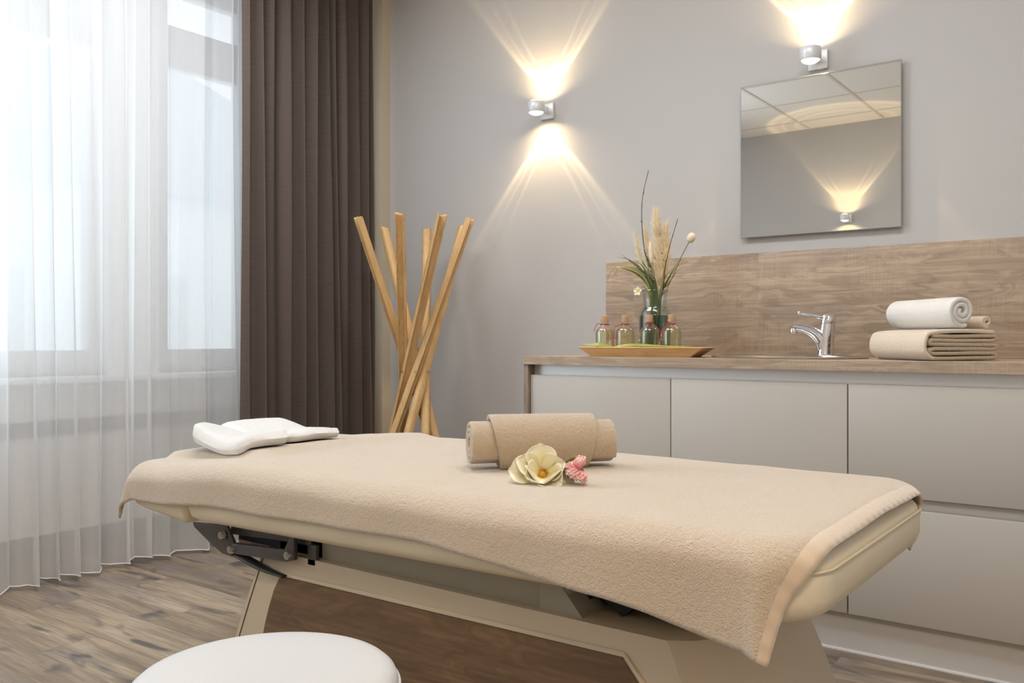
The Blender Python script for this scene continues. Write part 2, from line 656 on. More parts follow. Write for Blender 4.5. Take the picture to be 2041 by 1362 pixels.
# ceiling of square tiles in a rail grid
bm = box(XL - 0.3, XR + 0.2, YF - 0.2, YB + 0.2, ZC, ZC + 0.1)
ceil = struct('ceiling', bm, M['ceil'])
bm = bmesh.new()
x = -2.60 - 0.632 * 2
while x < XR:
    bm_box(bm, x - 0.011, x + 0.011, YF, YB, ZC - 0.004, ZC + 0.001)
    x += 0.632
y = -0.94
while y < YB:
    bm_box(bm, XL, XR, y - 0.011, y + 0.011, ZC - 0.0035, ZC + 0.0015)
    y += 0.632
rails = obj('ceiling_rails', bm, M['rail'], ceil, False)
# corner pier hiding the end of the window niche
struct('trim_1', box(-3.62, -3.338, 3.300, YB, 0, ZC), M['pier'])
struct('baseboard_left', box(XL, XL + 0.016, YF, YB, 0, 0.098), M['grey'])
struct('trim_2', box(XL, XL + 0.02, YF, YB, 0.540, 0.602), M['grey'])
struct('baseboard_back', box(-3.338, -2.01, YB - 0.014, YB, 0, 0.07, 0.003), M['wall_white'])


def window(name, y0, y1, mull):
    r = structroot(name, (XL, (y0 + y1) / 2, ZS))
    xa, xb = XL - 0.10, XL - 0.03
    bm = bmesh.new()
    for a in ((y0, y1, ZS, 0.915), (y0, y1, 2.34, 2.55), (y0, y1, ZH - 0.08, ZH)):
        bm_box(bm, xa, xb, a[0], a[1], a[2], a[3], 0.006)
    ys = [y0] + mull + [y1 - 0.07]
    for yy in ys:
        bm_box(bm, xa + 0.004, xb - 0.004, yy, yy + 0.07, ZS + 0.01, ZH - 0.01, 0.006)
    f = obj('window_frame', bm, M['pvc'], r, True, world_pts=True)
    bm = bmesh.new()
    bm_box(bm, xa + 0.03, xa + 0.036, y0 + 0.02, y1 - 0.02, ZS + 0.05, ZH - 0.05)
    obj('pane', bm, M['glass'], f, False, world_pts=True)
    bm = box(XL - 0.03, XL + 0.16, y0 - 0.13, y1 + 0.13, 0.772, ZS, 0.006)
    obj('window_sill', bm, M['pvc'], r, True, world_pts=True)


window('window_1', W1[0], W1[1], [0.70])
window('window_2', W2[0], W2[1], [2.90])

# ------------------------------------------------------------------ curtains
def curtain_line(y0, y1, folds, amp, over, seed):
    """plan polyline of a pleated cloth: list of (y, x) offsets with overlapping folds"""
    rng = random.Random(seed)
    ws = [rng.uniform(0.45, 1.5) for _ in range(folds)]
    s = sum(ws)
    ws = [w / s * (y1 - y0) for w in ws]
    pts = []
    y = y0
    N = 18
    for w in ws:
        a = amp * rng.uniform(0.7, 1.15)
        b = rng.uniform(0, 6.28)
        ov = over * w * rng.uniform(0.5, 1.4)
        for k in range(N):
            t = k / N
            yy = y + w * t + ov * math.sin(4 * PI * t)
            xx = a * math.sin(2 * PI * t) * (0.75 + 0.5 * math.sin(PI * t)) + 0.18 * a * math.sin(4 * PI * t + b)
            pts.append((yy, xx))
        y += w
    pts.append((y1, 0.0))
    return pts


def curtain_mesh(bm, xm, line, z0, z1, nz, flare, seed, uvdrift=0.03):
    rng = random.Random(seed)
    ph = rng.uniform(0, 9)
    rows = []
    n = len(line)
    for k in range(nz + 1):
        f = k / nz
        z = z1 + (z0 - z1) * f
        amp = 0.55 + 0.45 * f + flare * max(0, f - 0.6)
        row = []
        for i, (yy, xx) in enumerate(line):
            s = i / n
            dx = 0.012 * f * math.sin(17 * s + ph + 2.2 * f) + 0.006 * math.sin(43 * s + 5 * f)
            dy = uvdrift * f * math.sin(9 * s + ph) * min(1, 4 * s, 4 * (1 - s))
            zz = z
            if k == nz:
                zz = z0 + 0.006 * math.sin(31 * s + ph)
            row.append(bm.verts.new((xm + xx * amp + dx, yy + dy, zz)))
        rows.append(row)
    for a, b in zip(rows[:-1], rows[1:]):
        for i in range(n - 1):
            bm.faces.new((a[i], a[i + 1], b[i + 1], b[i]))
    return rows


root = thing('sheer_curtain', 'long white translucent sheer curtain hanging in front of the window', 'curtain', (-3.47, 1.5, 0))
line = curtain_line(0.35, 2.60, 19, 0.045, 0.115, 11)
bm = bmesh.new()
rows = curtain_mesh(bm, -3.53, line, 0.022, ZC - 0.03, 26, 0.5, 3)
hempts = [tuple(v.co) for v in rows[-1]]
obj('sheer_panel', bm, M['sheer'], root, True, 180, world_pts=True)
obj('hem', tube(hempts, 0.0026, 5), M['hem'], root, True, world_pts=True, label='thin white stitched hem at the bottom')
bm = box(-3.56, -3.50, 0.30, 3.28, ZC - 0.03, ZC - 0.001)
tag(obj('curtain_track', bm, M['pvc']), 'white curtain track on the ceiling above the sheer curtain', 'curtain rail')

root = thing('drape_curtain', 'dark taupe linen drape gathered in tight vertical folds beside window', 'curtain', (-3.385, 2.88, 0))
line = curtain_line(2.452, 3.280, 11, 0.066, 0.075, 5)
bm = bmesh.new()
curtain_mesh(bm, -3.385, line, 0.015, ZC - 0.03, 30, 0.1, 8, 0.02)
obj('drape_panel', bm, M['drape'], root, True, 180, world_pts=True)
tag(obj('curtain_track', box(-3.41, -3.36, 2.35, 3.29, ZC - 0.03, ZC - 0.001), M['pvc']), 'short white curtain track on the ceiling above the dark drape', 'curtain rail')

# ------------------------------------------------------------------ house across the street, seen faintly through the sheer
root = thing('house', 'pale rendered house with pitched roof outside behind the sheer curtain', 'house', (-17, 8, 0))
bm = box(-21, -16, 1.5, 16, -3, 3.9)
obj('house_walls', bm, M['housewall'], root, False, world_pts=True)
bm = prism([(1.0, 3.8), (16.6, 3.8), (16.6, 4.0), (9.0, 6.6), (1.0, 4.1)], 'x', -21.3, -15.6)
obj('roof', bm, M['houseroof'], root, False, world_pts=True)
for wy in (3.2, 6.0, 9.2, 12.2):
    obj('house_window', box(-16.02, -15.97, wy, wy + 1.1, 0.6, 2.2), M['housewin'], root, False, world_pts=True)

# ------------------------------------------------------------------ sink cabinet run
YFR = 2.765


def cabinet(name, label, x0, x1, fronts, group):
    r = thing(name, label, 'cabinet', ((x0 + x1) / 2, 3.05, 0), 0, group)
    bm = bmesh.new()
    for a in ((x0, x0 + 0.016), (x1 - 0.016, x1)):
        bm_box(bm, a[0], a[1], YFR + 0.046, YB - 0.02, 0.125, 0.868)
    bm_box(bm, x0, x1, YFR + 0.022, YB - 0.02, 0.122, 0.138)
    bm_box(bm, x0, x1, YB - 0.03, YB - 0.02, 0.125, 0.868)
    obj('carcass', bm, M['cabw'], r, False, world_pts=True)
    obj('grip_rail', box(x0, x1, YFR + 0.03, YFR + 0.044, 0.79, 0.868), M['alu'], r, False, world_pts=True, label='white recessed grip rail')
    if len(fronts) > 1:
        obj('grip_rail', box(x0, x1, YFR + 0.026, YFR + 0.04, 0.44, 0.52), M['plinth'], r, False, world_pts=True, label='pale grey recessed grip rail')
    for nm, z0, z1 in fronts:
        obj(nm, box(x0 + 0.0020, x1 - 0.0020, YFR, YFR + 0.019, z0, z1, 0.0012), M['cab'], r, True, world_pts=True)
    return r


G = 'handleless base cabinets under the worktop'
cabinet('base_cabinet', 'handleless greige base cabinet beside the wooden side panel', -1.988, -1.3885, [('door', 0.125, 0.828)], G)
cabinet('base_cabinet', 'handleless greige base cabinet under the sink and chrome tap', -1.3885, -0.7915, [('door', 0.125, 0.828)], G)
cabinet('base_cabinet', 'handleless greige base cabinet with two deep drawers under the towels', -0.7915, 0.008, [('drawer', 0.497, 0.828), ('drawer', 0.125, 0.461)], G)
pln = tag(obj('plinth', box(-1.988, 0.008, 2.792, 2.808, 0.0, 0.119), M['plinth'], None, False), 'pale recessed plinth strip along the floor under the cabinets', 'plinth')
obj('seal_strip', box(-1.988, 0.008, 2.788, 2.7925, 0.0, 0.006), M['pvc'], pln, False, label='thin white seal along the floor')

# worktop with an oval cut-out for the sink
SX, SY, SA, SB = -1.075, 3.04, 0.268, 0.215
CX0, CX1, CY0, CY1 = -2.008, 0.028, 2.745, YB - 0.001
CZ0, CZ1 = 0.869, 0.90
bm = bmesh.new()
angs = sorted([2 * PI * i / 64 for i in range(64)] + [math.atan2(yy - SY, xx - SX) % (2 * PI) for xx in (CX0, CX1) for yy in (CY0, CY1)])
inner, outer = [], []
for a in angs:
    dx, dy = math.cos(a), math.sin(a)
    k = 0.975 / math.sqrt((dx / SA) ** 2 + (dy / SB) ** 2)
    inner.append((SX + dx * k, SY + dy * k))
    tt = min([t for t in (((CX1 - SX) / dx if dx > 1e-9 else 9e9), ((CX0 - SX) / dx if dx < -1e-9 else 9e9),
                          ((CY1 - SY) / dy if dy > 1e-9 else 9e9), ((CY0 - SY) / dy if dy < -1e-9 else 9e9))])
    outer.append((SX + dx * tt, SY + dy * tt))
n = len(angs)
lay = [[bm.verts.new((p[0], p[1], z)) for p in ring] for ring, z in ((inner, CZ0), (outer, CZ0), (outer, CZ1), (inner, CZ1))]
for q in range(4):
    a, b = lay[q], lay[(q + 1) % 4]
    for i in range(n):
        j = (i + 1) % n
        bm.faces.new((a[i], a[j], b[j], b[i]))
root = thing('worktop', 'grey-brown oak laminate worktop carrying the sink, tray and towels', 'countertop', (-1.0, 3.05, 0.87))
obj('top_board', bm, M['oak'], root, True, 20, world_pts=True)
obj('side_panel', box(-2.008, -1.9885, 2.750, YB - 0.002, 0, 0.8685), M['oakz'], root, False, world_pts=True, label='vertical oak panel closing the cabinet end')
tag(obj('backsplash', box(-1.997, 0.028, YB - 0.011, YB - 0.0005, 0.9005, 1.306, 0.001), M['oak'], None, True), 'grey-brown oak panel on the wall above the worktop', 'backsplash')

# sink
root = thing('sink', 'oval stainless steel sink sunk into the worktop behind the tap', 'sink', (SX, SY, 0.90))
bm = bmesh.new()


def oval(a, b, z, cy=0.0, n=64):
    return [(a * math.cos(2 * PI * i / n), cy + b * math.sin(2 * PI * i / n), z) for i in range(n)]


rr = [oval(SA - 0.012, SB - 0.012, -0.004), oval(SA, SB, 0.001), oval(SA + 0.001, SB + 0.001, 0.005), oval(SA - 0.008, SB - 0.008, 0.008), oval(SA - 0.02, SB - 0.02, 0.0075),
      oval(SA - 0.035, SB - 0.058, 0.007, -0.03), oval(SA - 0.05, SB - 0.07, -0.01, -0.03), oval(SA - 0.07, SB - 0.09, -0.12, -0.03), oval(SA - 0.12, SB - 0.12, -0.15, -0.03), oval(0.02, 0.02, -0.155, -0.03)]
bm_loft(bm, rr, False, True)
obj('basin', bm, M['inox'], root, True, 60)
obj('drain', lathe([(0.0195, -0.154), (0.0195, -0.150), (0.012, -0.150), (0.012, -0.153)], 0, -0.03, 24), M['chrome'], root)

# mixer tap: body leans back, spout and lever point out over the bowl
fx, fy = -0.995, 3.205
root = thing('faucet', 'chrome single lever mixer tap standing on the sink rim', 'faucet', (fx, fy, 0.9065), math.atan2(-0.66, -0.75))
bm = bmesh.new()
# body in local frame: +x is the spout direction
secs = [(0.0, 0.0, 0.033, 0.029), (0.0, 0.010, 0.031, 0.028), (-0.001, 0.045, 0.0290, 0.027), (-0.004, 0.085, 0.0285, 0.0265), (-0.008, 0.113, 0.0275, 0.026)]
bm_loft(bm, [[(cx + a * math.cos(2 * PI * i / 32), b * math.sin(2 * PI * i / 32), z) for i in range(32)] for cx, z, a, b in secs])
obj('tap_body', bm, M['chrome'], root, True, 50)
obj('base_ring', lathe([(0.031, 0.0), (0.032, 0.002), (0.031, 0.005), (0.028, 0.006)], 0, 0, 32), M['chrome'], root)
pts = spline([(0.006, 0, 0.030), (0.018, 0, 0.058), (0.046, 0, 0.084), (0.082, 0, 0.0985), (0.125, 0, 0.1050)], 20)
rads = [0.029 - 0.0150 * (i / 20) ** 0.8 for i in range(21)]
obj('spout', tube(pts, rads, 18, 0.86, (0, 1, 0)), M['chrome'], root, True, 50)
bm = lathe([(0.0135, 0.079), (0.0140, 0.081), (0.0140, 0.089), (0.012, 0.097)], 0.118, 0, 24)
obj('aerator', bm, M['chrome'], root, True, 40)
bm = bmesh.new()
secs = [(-0.008, 0.1145, 0.0272, 0.0257), (-0.009, 0.118, 0.0285, 0.0270), (-0.012, 0.138, 0.0270, 0.0257), (-0.011, 0.147, 0.023, 0.023), (-0.010, 0.150, 0.012, 0.012)]
bm_loft(bm, [[(cx + a * math.cos(2 * PI * i / 32), b * math.sin(2 * PI * i / 32), z) for i in range(32)] for cx, z, a, b in secs])
lv = obj('lever', bm, M['chrome'], root, True, 50)
pts = spline([(0.0, 0, 0.137), (0.022, 0, 0.140), (0.055, 0, 0.1465), (0.098, 0, 0.1540)], 14)
rads = [0.0125 - 0.0055 * (i / 14) ** 0.6 for i in range(15)]
bm = tube(pts, rads, 14, 0.5, (0, 1, 0))
bmesh.ops.create_uvsphere(bm, u_segments=14, v_segments=8, radius=0.0068, matrix=Matrix.Translation((0.098, 0, 0.1540)))
obj('lever_arm', bm, M['chrome'], lv, True, 50)

# ------------------------------------------------------------------ mirror and wall lamps
mx0, mz0, ms = -1.3687, 1.367, 0.600
root = thing('wall_mirror', 'square frameless mirror on the wall above the sink', 'mirror', (mx0 + ms / 2, YB, mz0 + ms / 2))
obj('backing', box(mx0 + 0.03, mx0 + ms - 0.03, YB - 0.018, YB, mz0 + 0.03, mz0 + ms - 0.03), M['grey'], root, False, world_pts=True)
obj('mirror_edge', box(mx0, mx0 + ms, YB - 0.0235, YB - 0.0185, mz0, mz0 + ms), M['mirroredge'], root, False, world_pts=True)
obj('mirror_glass', box(mx0 + 0.002, mx0 + ms - 0.002, YB - 0.0245, YB - 0.0236, mz0 + 0.002, mz0 + ms - 0.002), M['mirror'], root, False, world_pts=True)

BEAM_W = 88.0


def beam_light():
    """lamp optics: the lens throws a cone that is brightest towards its rim, with two fainter rings inside"""
    l = bpy.data.lights.new('beam', 'SPOT')
    l.energy = BEAM_W
    l.color = (1.0, 0.72, 0.38)
    l.spot_size = R(150)
    l.spot_blend = 0.3
    l.shadow_soft_size = 0.004
    l.use_nodes = True
    nt = l.node_tree
    em = nt.nodes['Emission']
    tc = nt.nodes.new('ShaderNodeTexCoord')
    sp = nt.nodes.new('ShaderNodeSeparateXYZ')
    nt.links.new(tc.outputs['Normal'], sp.inputs[0])
    ab = nt.nodes.new('ShaderNodeMath')
    ab.operation = 'ABSOLUTE'
    nt.links.new(sp.outputs[2], ab.inputs[0])
    ac = nt.nodes.new('ShaderNodeMath')
    ac.operation = 'ARCCOSINE'
    nt.links.new(ab.outputs[0], ac.inputs[0])
    sc = nt.nodes.new('ShaderNodeMath')
    sc.operation = 'MULTIPLY'
    sc.inputs[1].default_value = 2 / PI
    nt.links.new(ac.outputs[0], sc.inputs[0])
    rp = nt.nodes.new('ShaderNodeValToRGB')
    nt.links.new(sc.outputs[0], rp.inputs[0])
    stops = [(0, .20), (18, .22), (24.5, .24), (26, .38), (27.5, .25), (30.8, .27), (32, .44), (33.2, .30), (35.8, .42), (37.3, .54), (39.8, .15), (47, .08), (60, .025), (74, 0)]
    el = rp.color_ramp.elements
    while len(el) < len(stops):
        el.new(0.5)
    for e, (a, v) in zip(el, stops):
        e.position = a / 90
        e.color = (v, v, v, 1)
    nt.links.new(rp.outputs[0], em.inputs['Strength'])
    return l


def wall_lamp(label, x, ywall, sgn, z):
    """sgn = +1: the lamp sticks out towards -y"""
    r = thing('wall_lamp', label, 'wall lamp', (x, ywall, z), 0 if sgn > 0 else PI, 'up-and-down wall lamps')
    yc = -0.098
    obj('back_plate', box(-0.036, 0.036, -0.016, 0.0, -0.036, 0.036, 0.003), M['lampw'], r, True)
    bm = bmesh.new()
    bm_box(bm, -0.011, 0.011, yc + 0.034, -0.015, -0.012, 0.018, 0.003)
    obj('arm', bm, M['lampw'], r, True)
    bm = bmesh.new()
    prof = [(0.0335, -0.022), (0.0365, -0.0235), (0.0385, -0.021), (0.039, 0.0), (0.0385, 0.021), (0.0365, 0.0235), (0.0335, 0.022), (0.0335, 0.0)]
    bm_lathe(bm, prof + [prof[0]], 0, yc, 40, False, False)
    bmesh.ops.remove_doubles(bm, verts=bm.verts, dist=1e-5)
    obj('lamp_housing', bm, M['lampw'], r, True, 40)
    for s in (1, -1):
        pr = [(0.0333, 0.021), (0.031, 0.026), (0.024, 0.031), (0.014, 0.0345), (0.003, 0.0355)]
        bm = lathe([(a, b * s) for a, b in pr], 0, yc, 32, False, True)
        obj('lens', bm, M['lens'], r, True, 60)
        l = beam_light()
        o = bpy.data.objects.new('beam', l)
        COL.objects.link(o)
        o.parent = r
        o.location = (0, yc + 0.012, 0.012 * s)
        o.rotation_euler = (R(180), 0, 0) if s > 0 else (0, 0, 0)
    return r


wall_lamp('round white wall lamp beside the dark drape, above the wooden coat stand', -2.313, YB, 1, 2.022)
wall_lamp('round white wall lamp directly above the square mirror', -1.068, YB, 1, 2.022)
wall_lamp('round white wall lamp seen only as a reflection in the mirror', -2.265, YF, -1, 2.022)

# ------------------------------------------------------------------ coat stand of crossed grooved poles
scx, scy = -2.788, 2.965
root = thing('coat_stand', 'tall beech coat stand of crossed grooved poles in front of the wall', 'coat stand', (scx, scy, 0))
ZT, ZW, RT, RW = 1.512, 0.818, 0.272, 0.052
prof = []
hw, hd = 0.0200, 0.0170
for i in range(9):      # outer groove
    a = PI - PI * i / 8
    prof.append((0.0155 * math.cos(a), hd - 0.0175 * math.sin(a)))
prof = [(-hw + 0.001, hd)] + prof + [(hw - 0.001, hd), (hw, hd - 0.002)]
for i in range(9):      # rounded back
    a = -PI * i / 8
    prof.append((hw * math.cos(a), -0.004 + (hd - 0.004) * math.sin(a)))
prof.append((-hw, hd - 0.002))
for k, th in enumerate((210, 263, 302, 341, 39, 84, 129)):
    yawc = 0.6442
    ta = R(th) + yawc
    wa = R(225 + (k + 0.0) * 51.4 - 90 - 10) + yawc
    pt = Vector((RT * math.cos(ta), RT * math.sin(ta), ZT))
    pw = Vector((RW * math.cos(wa), RW * math.sin(wa), ZW))
    d = (pt - pw) / (ZT - ZW)
    p0 = pw - d * ZW
    ax = d.normalized()
    out = Vector((math.cos(ta), math.sin(ta), 0))
    out = (out - ax * out.dot(ax)).normalized()
    sd = ax.cross(out).normalized()
    rings = []
    for s in (0.0, 0.25, 0.5, 0.75, 1.0):
        c = p0 + (pt - p0) * s
        rings.append([tuple(c + sd * a + out * b) for a, b in prof])
    # fishmouth notch in the top end
    rings[-1] = [tuple(Vector(q) + ax * (0.013 * ((a / hw) ** 2 - 1))) for q, (a, b) in zip(rings[-1], prof)]
    # cut the foot level with the floor
    rings[0] = [tuple(Vector(q) - ax * (q[2] / ax.z)) for q in rings[0]]
    bm = bmesh.new()
    bm_loft(bm, rings)
    po = obj('pole', bm, M['beech'], root, True, 40)
    face = Vector((math.cos(wa), math.sin(wa), 0))
    bm = bmesh.new()
    mt = Matrix.Translation(pw + face * 0.0215) @ face.to_track_quat('Z', 'Y').to_matrix().to_4x4()
    bmesh.ops.create_cone(bm, cap_ends=True, segments=14, radius1=0.0055, radius2=0.0045, depth=0.006, matrix=mt)
    obj('screw', bm, M['inox'], po, True, label='small steel screw')

# ------------------------------------------------------------------ massage table
TX0, TX1, TY0, TY1, ZTOP, ZBOT = -2.30, -0.415, 1.285, 2.065, 0.648, 0.503


def headdip(x):
    return -0.035 * sm(-1.75, -2.28, x)


def rrect(x0, x1, y0, y1, radii, n=12):
    """counter-clockwise outline; radii for corners (x1,y0),(x1,y1),(x0,y1),(x0,y0)"""
    pts = []
    for (cx, cy, r, a0) in ((x1 - radii[0], y0 + radii[0], radii[0], -90), (x1 - radii[1], y1 - radii[1], radii[1], 0),
                            (x0 + radii[2], y1 - radii[2], radii[2], 90), (x0 + radii[3], y0 + radii[3], radii[3], 180)):
        for i in range(n + 1):
            a = R(a0 + 90 * i / n)
            pts.append((cx + r * math.cos(a), cy + r * math.sin(a)))
    return pts


def densify(pts, step):
    out = []
    n = len(pts)
    for i in range(n):
        a, b = Vector(pts[i]), Vector(pts[(i + 1) % n])
        m = max(1, int((b - a).length / step))
        for k in range(m):
            out.append(tuple(a + (b - a) * (k / m)))
    return out


def cushion(x0, x1, y0, y1, radii, zb, zt, under):
    bm = bmesh.new()
    rings = []
    prof = [(0.06, 0.0), (0.025, 0.004), (0.008, 0.018), (0.0, 0.045), (0.0, 0.085), (0.006, 0.110), (0.018, 0.128), (0.036, 0.140), (0.07, 0.145)]
    H = zt - zb
    for ins, h in prof:
        rad = [max(0.008, r - ins) for r in radii]
        base = densify(rrect(x0 + min(ins, 0.02 if ins < 0.02 else ins), x1 - ins, y0 + ins, y1 - ins, rad), 9)
        ring = []
        for (px, py) in base:
            f = h / 0.145
            z = zb + under(px, py) * (1 - f) + f * H + headdip(px) * f
            ring.append((px, py, z))
        rings.append(ring)
    bm_loft(bm, rings)
    return bm


def und_main(x, y):
    return 0.028 * sm(-0.75, -0.42, x) + 0.012 * math.sin(0) - 0.004 * sm(-1.0, -1.9, x)


def und_head(x, y):
    return -0.018 + 0.022 * sm(-2.0, -2.3, x) + 0.0 * y


root = thing('massage_table', 'cream massage table with dark wood panelled base under a beige cover', 'massage table', (-1.25, 1.68, 0))
main = obj('cushion', cushion(-2.005, TX1, TY0, TY1, (0.10, 0.12, 0.02, 0.02), ZBOT, ZTOP, und_main), M['leather'], root, True, 60, world_pts=True)
out = densify(rrect(-1.4, TX1 + 0.0005, TY0 - 0.0005, TY1 + 0.0005, (0.10, 0.12, 0.02, 0.02)), 0.02)
out = [p for p in out if p[0] > -0.75]
# order along the end face
out.sort(key=lambda p: math.atan2(p[1] - 1.675, p[0] + 1.2))
obj('piping', tube([(p[0], p[1], ZTOP - 0.036) for p in out], 0.0026, 6), M['leather'], main, True, world_pts=True, label='stitched seam along the rounded end')
obj('head_cushion', cushion(TX0, -2.011, TY0, TY1, (0.02, 0.02, 0.07, 0.07), ZBOT, ZTOP, und_head), M['leather'], root, True, 60, world_pts=True, label='short cream head section')
# base: end-tapered body with rounded ends
bm = bmesh.new()


def base_ring(x0, x1, y0, y1, z, bul, ch):
    n = 20
    pts = [(x0 + 0.02, y0), (x1 - ch, y0)]
    for i in range(1, n):
        a = i / n
        yy = y0 + (y1 - y0) * a
        pts.append((x1 - ch + (ch + bul) * math.sin(PI * a) ** 0.55, yy))
    pts += [(x1 - ch, y1), (x0 + 0.02, y1), (x0, y1 - 0.03), (x0, y0 + 0.03)]
    return [(p[0], p[1], z) for p in pts]


BY0, BY1 = 1.400, 1.95
levels = [(0.0, -2.035, -0.545), (0.10, -2.01, -0.575), (0.20, -1.972, -0.615), (0.30, -1.925, -0.652), (0.39, -1.880, -0.692), (0.428, -1.862, -0.706), (0.434, -1.855, -0.712)]
bm_loft(bm, [base_ring(a, b, BY0, BY1, z, 0.115, 0.0) for z, a, b in levels])
base = obj('base', bm, M['beige'], root, True, 35, world_pts=True)
# wood inlay with its raised border, set on the side of the base
wl = [(-1.770, 0.376), (-0.800, 0.386), (-0.752, 0.330), (-0.70, 0.235), (-0.665, 0.10), (-0.66, 0.055), (-1.868, 0.055), (-1.858, 0.13), (-1.831, 0.244), (-1.814, 0.292), (-1.794, 0.339)]
pan = obj('wood_panel', prism(wl, 'y', BY0 - 0.003, BY0 + 0.005), M['walnut'], base, False, world_pts=True, label='dark brown wood inlay')
rim = [(-1.785, 0.382), (-0.794, 0.3915), (-0.744, 0.333), (-0.69, 0.237), (-0.655, 0.10)]
bm = bmesh.new()
bm_tube(bm, [(p[0], BY0 - 0.002, p[1]) for p in rim], 0.0052, 8, 0.8, (0, 1, 0))
obj('panel_border', bm, M['beige'], base, True, world_pts=True)
obj('corner_seam', tube([(z2, BY0 - 0.0005, z1) for z1, z2 in ((0.0, -1.995), (0.1, -1.972), (0.2, -1.936), (0.3, -1.892), (0.428, -1.832))], 0.0014, 5), M['black'], base, True, world_pts=True, label='thin dark joint line')
# top frame between base and cushions
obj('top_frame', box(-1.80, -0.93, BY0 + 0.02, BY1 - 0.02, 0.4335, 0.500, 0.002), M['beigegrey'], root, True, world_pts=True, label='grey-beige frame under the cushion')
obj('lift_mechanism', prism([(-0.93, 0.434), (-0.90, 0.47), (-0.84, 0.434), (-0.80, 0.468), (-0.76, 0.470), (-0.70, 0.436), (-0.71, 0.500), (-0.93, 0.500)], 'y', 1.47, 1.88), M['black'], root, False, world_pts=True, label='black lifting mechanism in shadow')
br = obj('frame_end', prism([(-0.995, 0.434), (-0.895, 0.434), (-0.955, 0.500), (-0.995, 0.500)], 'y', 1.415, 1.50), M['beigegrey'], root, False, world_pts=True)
obj('cable_hook', box(-1.672, -1.640, 1.400, 1.412, 0.418, 0.470, 0.003), M['steel'], root, True, world_pts=True)
# head section hinge: plates, links, bolts and the black bumper
PLATE = [(-2.118, 0.470), (-2.112, 0.458), (-2.043, 0.427), (-1.985, 0.404), (-1.948, 0.403), (-1.928, 0.430), (-1.966, 0.480)]
hg = obj('hinge_plate', prism(PLATE, 'y', 1.380, 1.388, 0.001), M['steel'], root, True, world_pts=True, label='grey steel hinge plate')
obj('hinge_plate', prism(PLATE, 'y', 1.85, 1.858, 0.001), M['steel'], root, True, world_pts=True, label='far grey steel hinge plate')
lk = obj('hinge_link', prism([(-1.985, 0.452), (-1.80, 0.462), (-1.66, 0.466), (-1.66, 0.492), (-1.97, 0.492)], 'y', 1.402, 1.412, 0.001), M['steel'], root, True, world_pts=True, label='upper grey steel link')
lk2 = obj('hinge_link', prism([(-1.935, 0.440), (-1.937, 0.413), (-1.72, 0.424), (-1.690, 0.432), (-1.690, 0.486), (-1.705, 0.486), (-1.725, 0.452)], 'y', 1.374, 1.386, 0.001), M['steel'], root, True, world_pts=True, label='lower grey steel link')
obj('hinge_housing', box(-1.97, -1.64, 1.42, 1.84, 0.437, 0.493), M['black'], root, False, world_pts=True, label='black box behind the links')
for (bx, bz, par) in ((-1.975, 0.455, hg), (-1.936, 0.424, hg), (-1.709, 0.442, lk2)):
    bm = bmesh.new()
    mt = Matrix.Translation((bx, 1.3715, bz)) @ Matrix.Rotation(R(90), 4, 'X')
    bmesh.ops.create_cone(bm, cap_ends=True, segments=20, radius1=0.0125, radius2=0.0095, depth=0.010, matrix=mt)
    mt = Matrix.Translation((bx, 1.3665, bz)) @ Matrix.Rotation(R(90), 4, 'X')
    bmesh.ops.create_cone(bm, cap_ends=True, segments=6, radius1=0.0055, radius2=0.0055, depth=0.003, matrix=mt)
    obj('bolt', bm, M['inox'], par, True, world_pts=True, label='round steel bolt head')
pts = spline([(-1.950, 1.392, 0.404), (-1.915, 1.390, 0.405), (-1.87, 1.387, 0.398), (-1.81, 1.385, 0.389), (-1.74, 1.386, 0.383)], 16)
rads = [0.008 + 0.008 * math.sin(PI * min(1, (i + 1) / 17)) for i in range(17)]
obj('bumper_strip', tube(pts, rads, 12, 0.5, (0, 0, 1)), M['black'], root, True, world_pts=True)

# ------------------------------------------------------------------ beige terry cover draped over the table
TABLE_CORN = {'r': (0.20, 0.19, 0.13, 0.13)}
FR = 0.052      # fillet radius of the covered edge


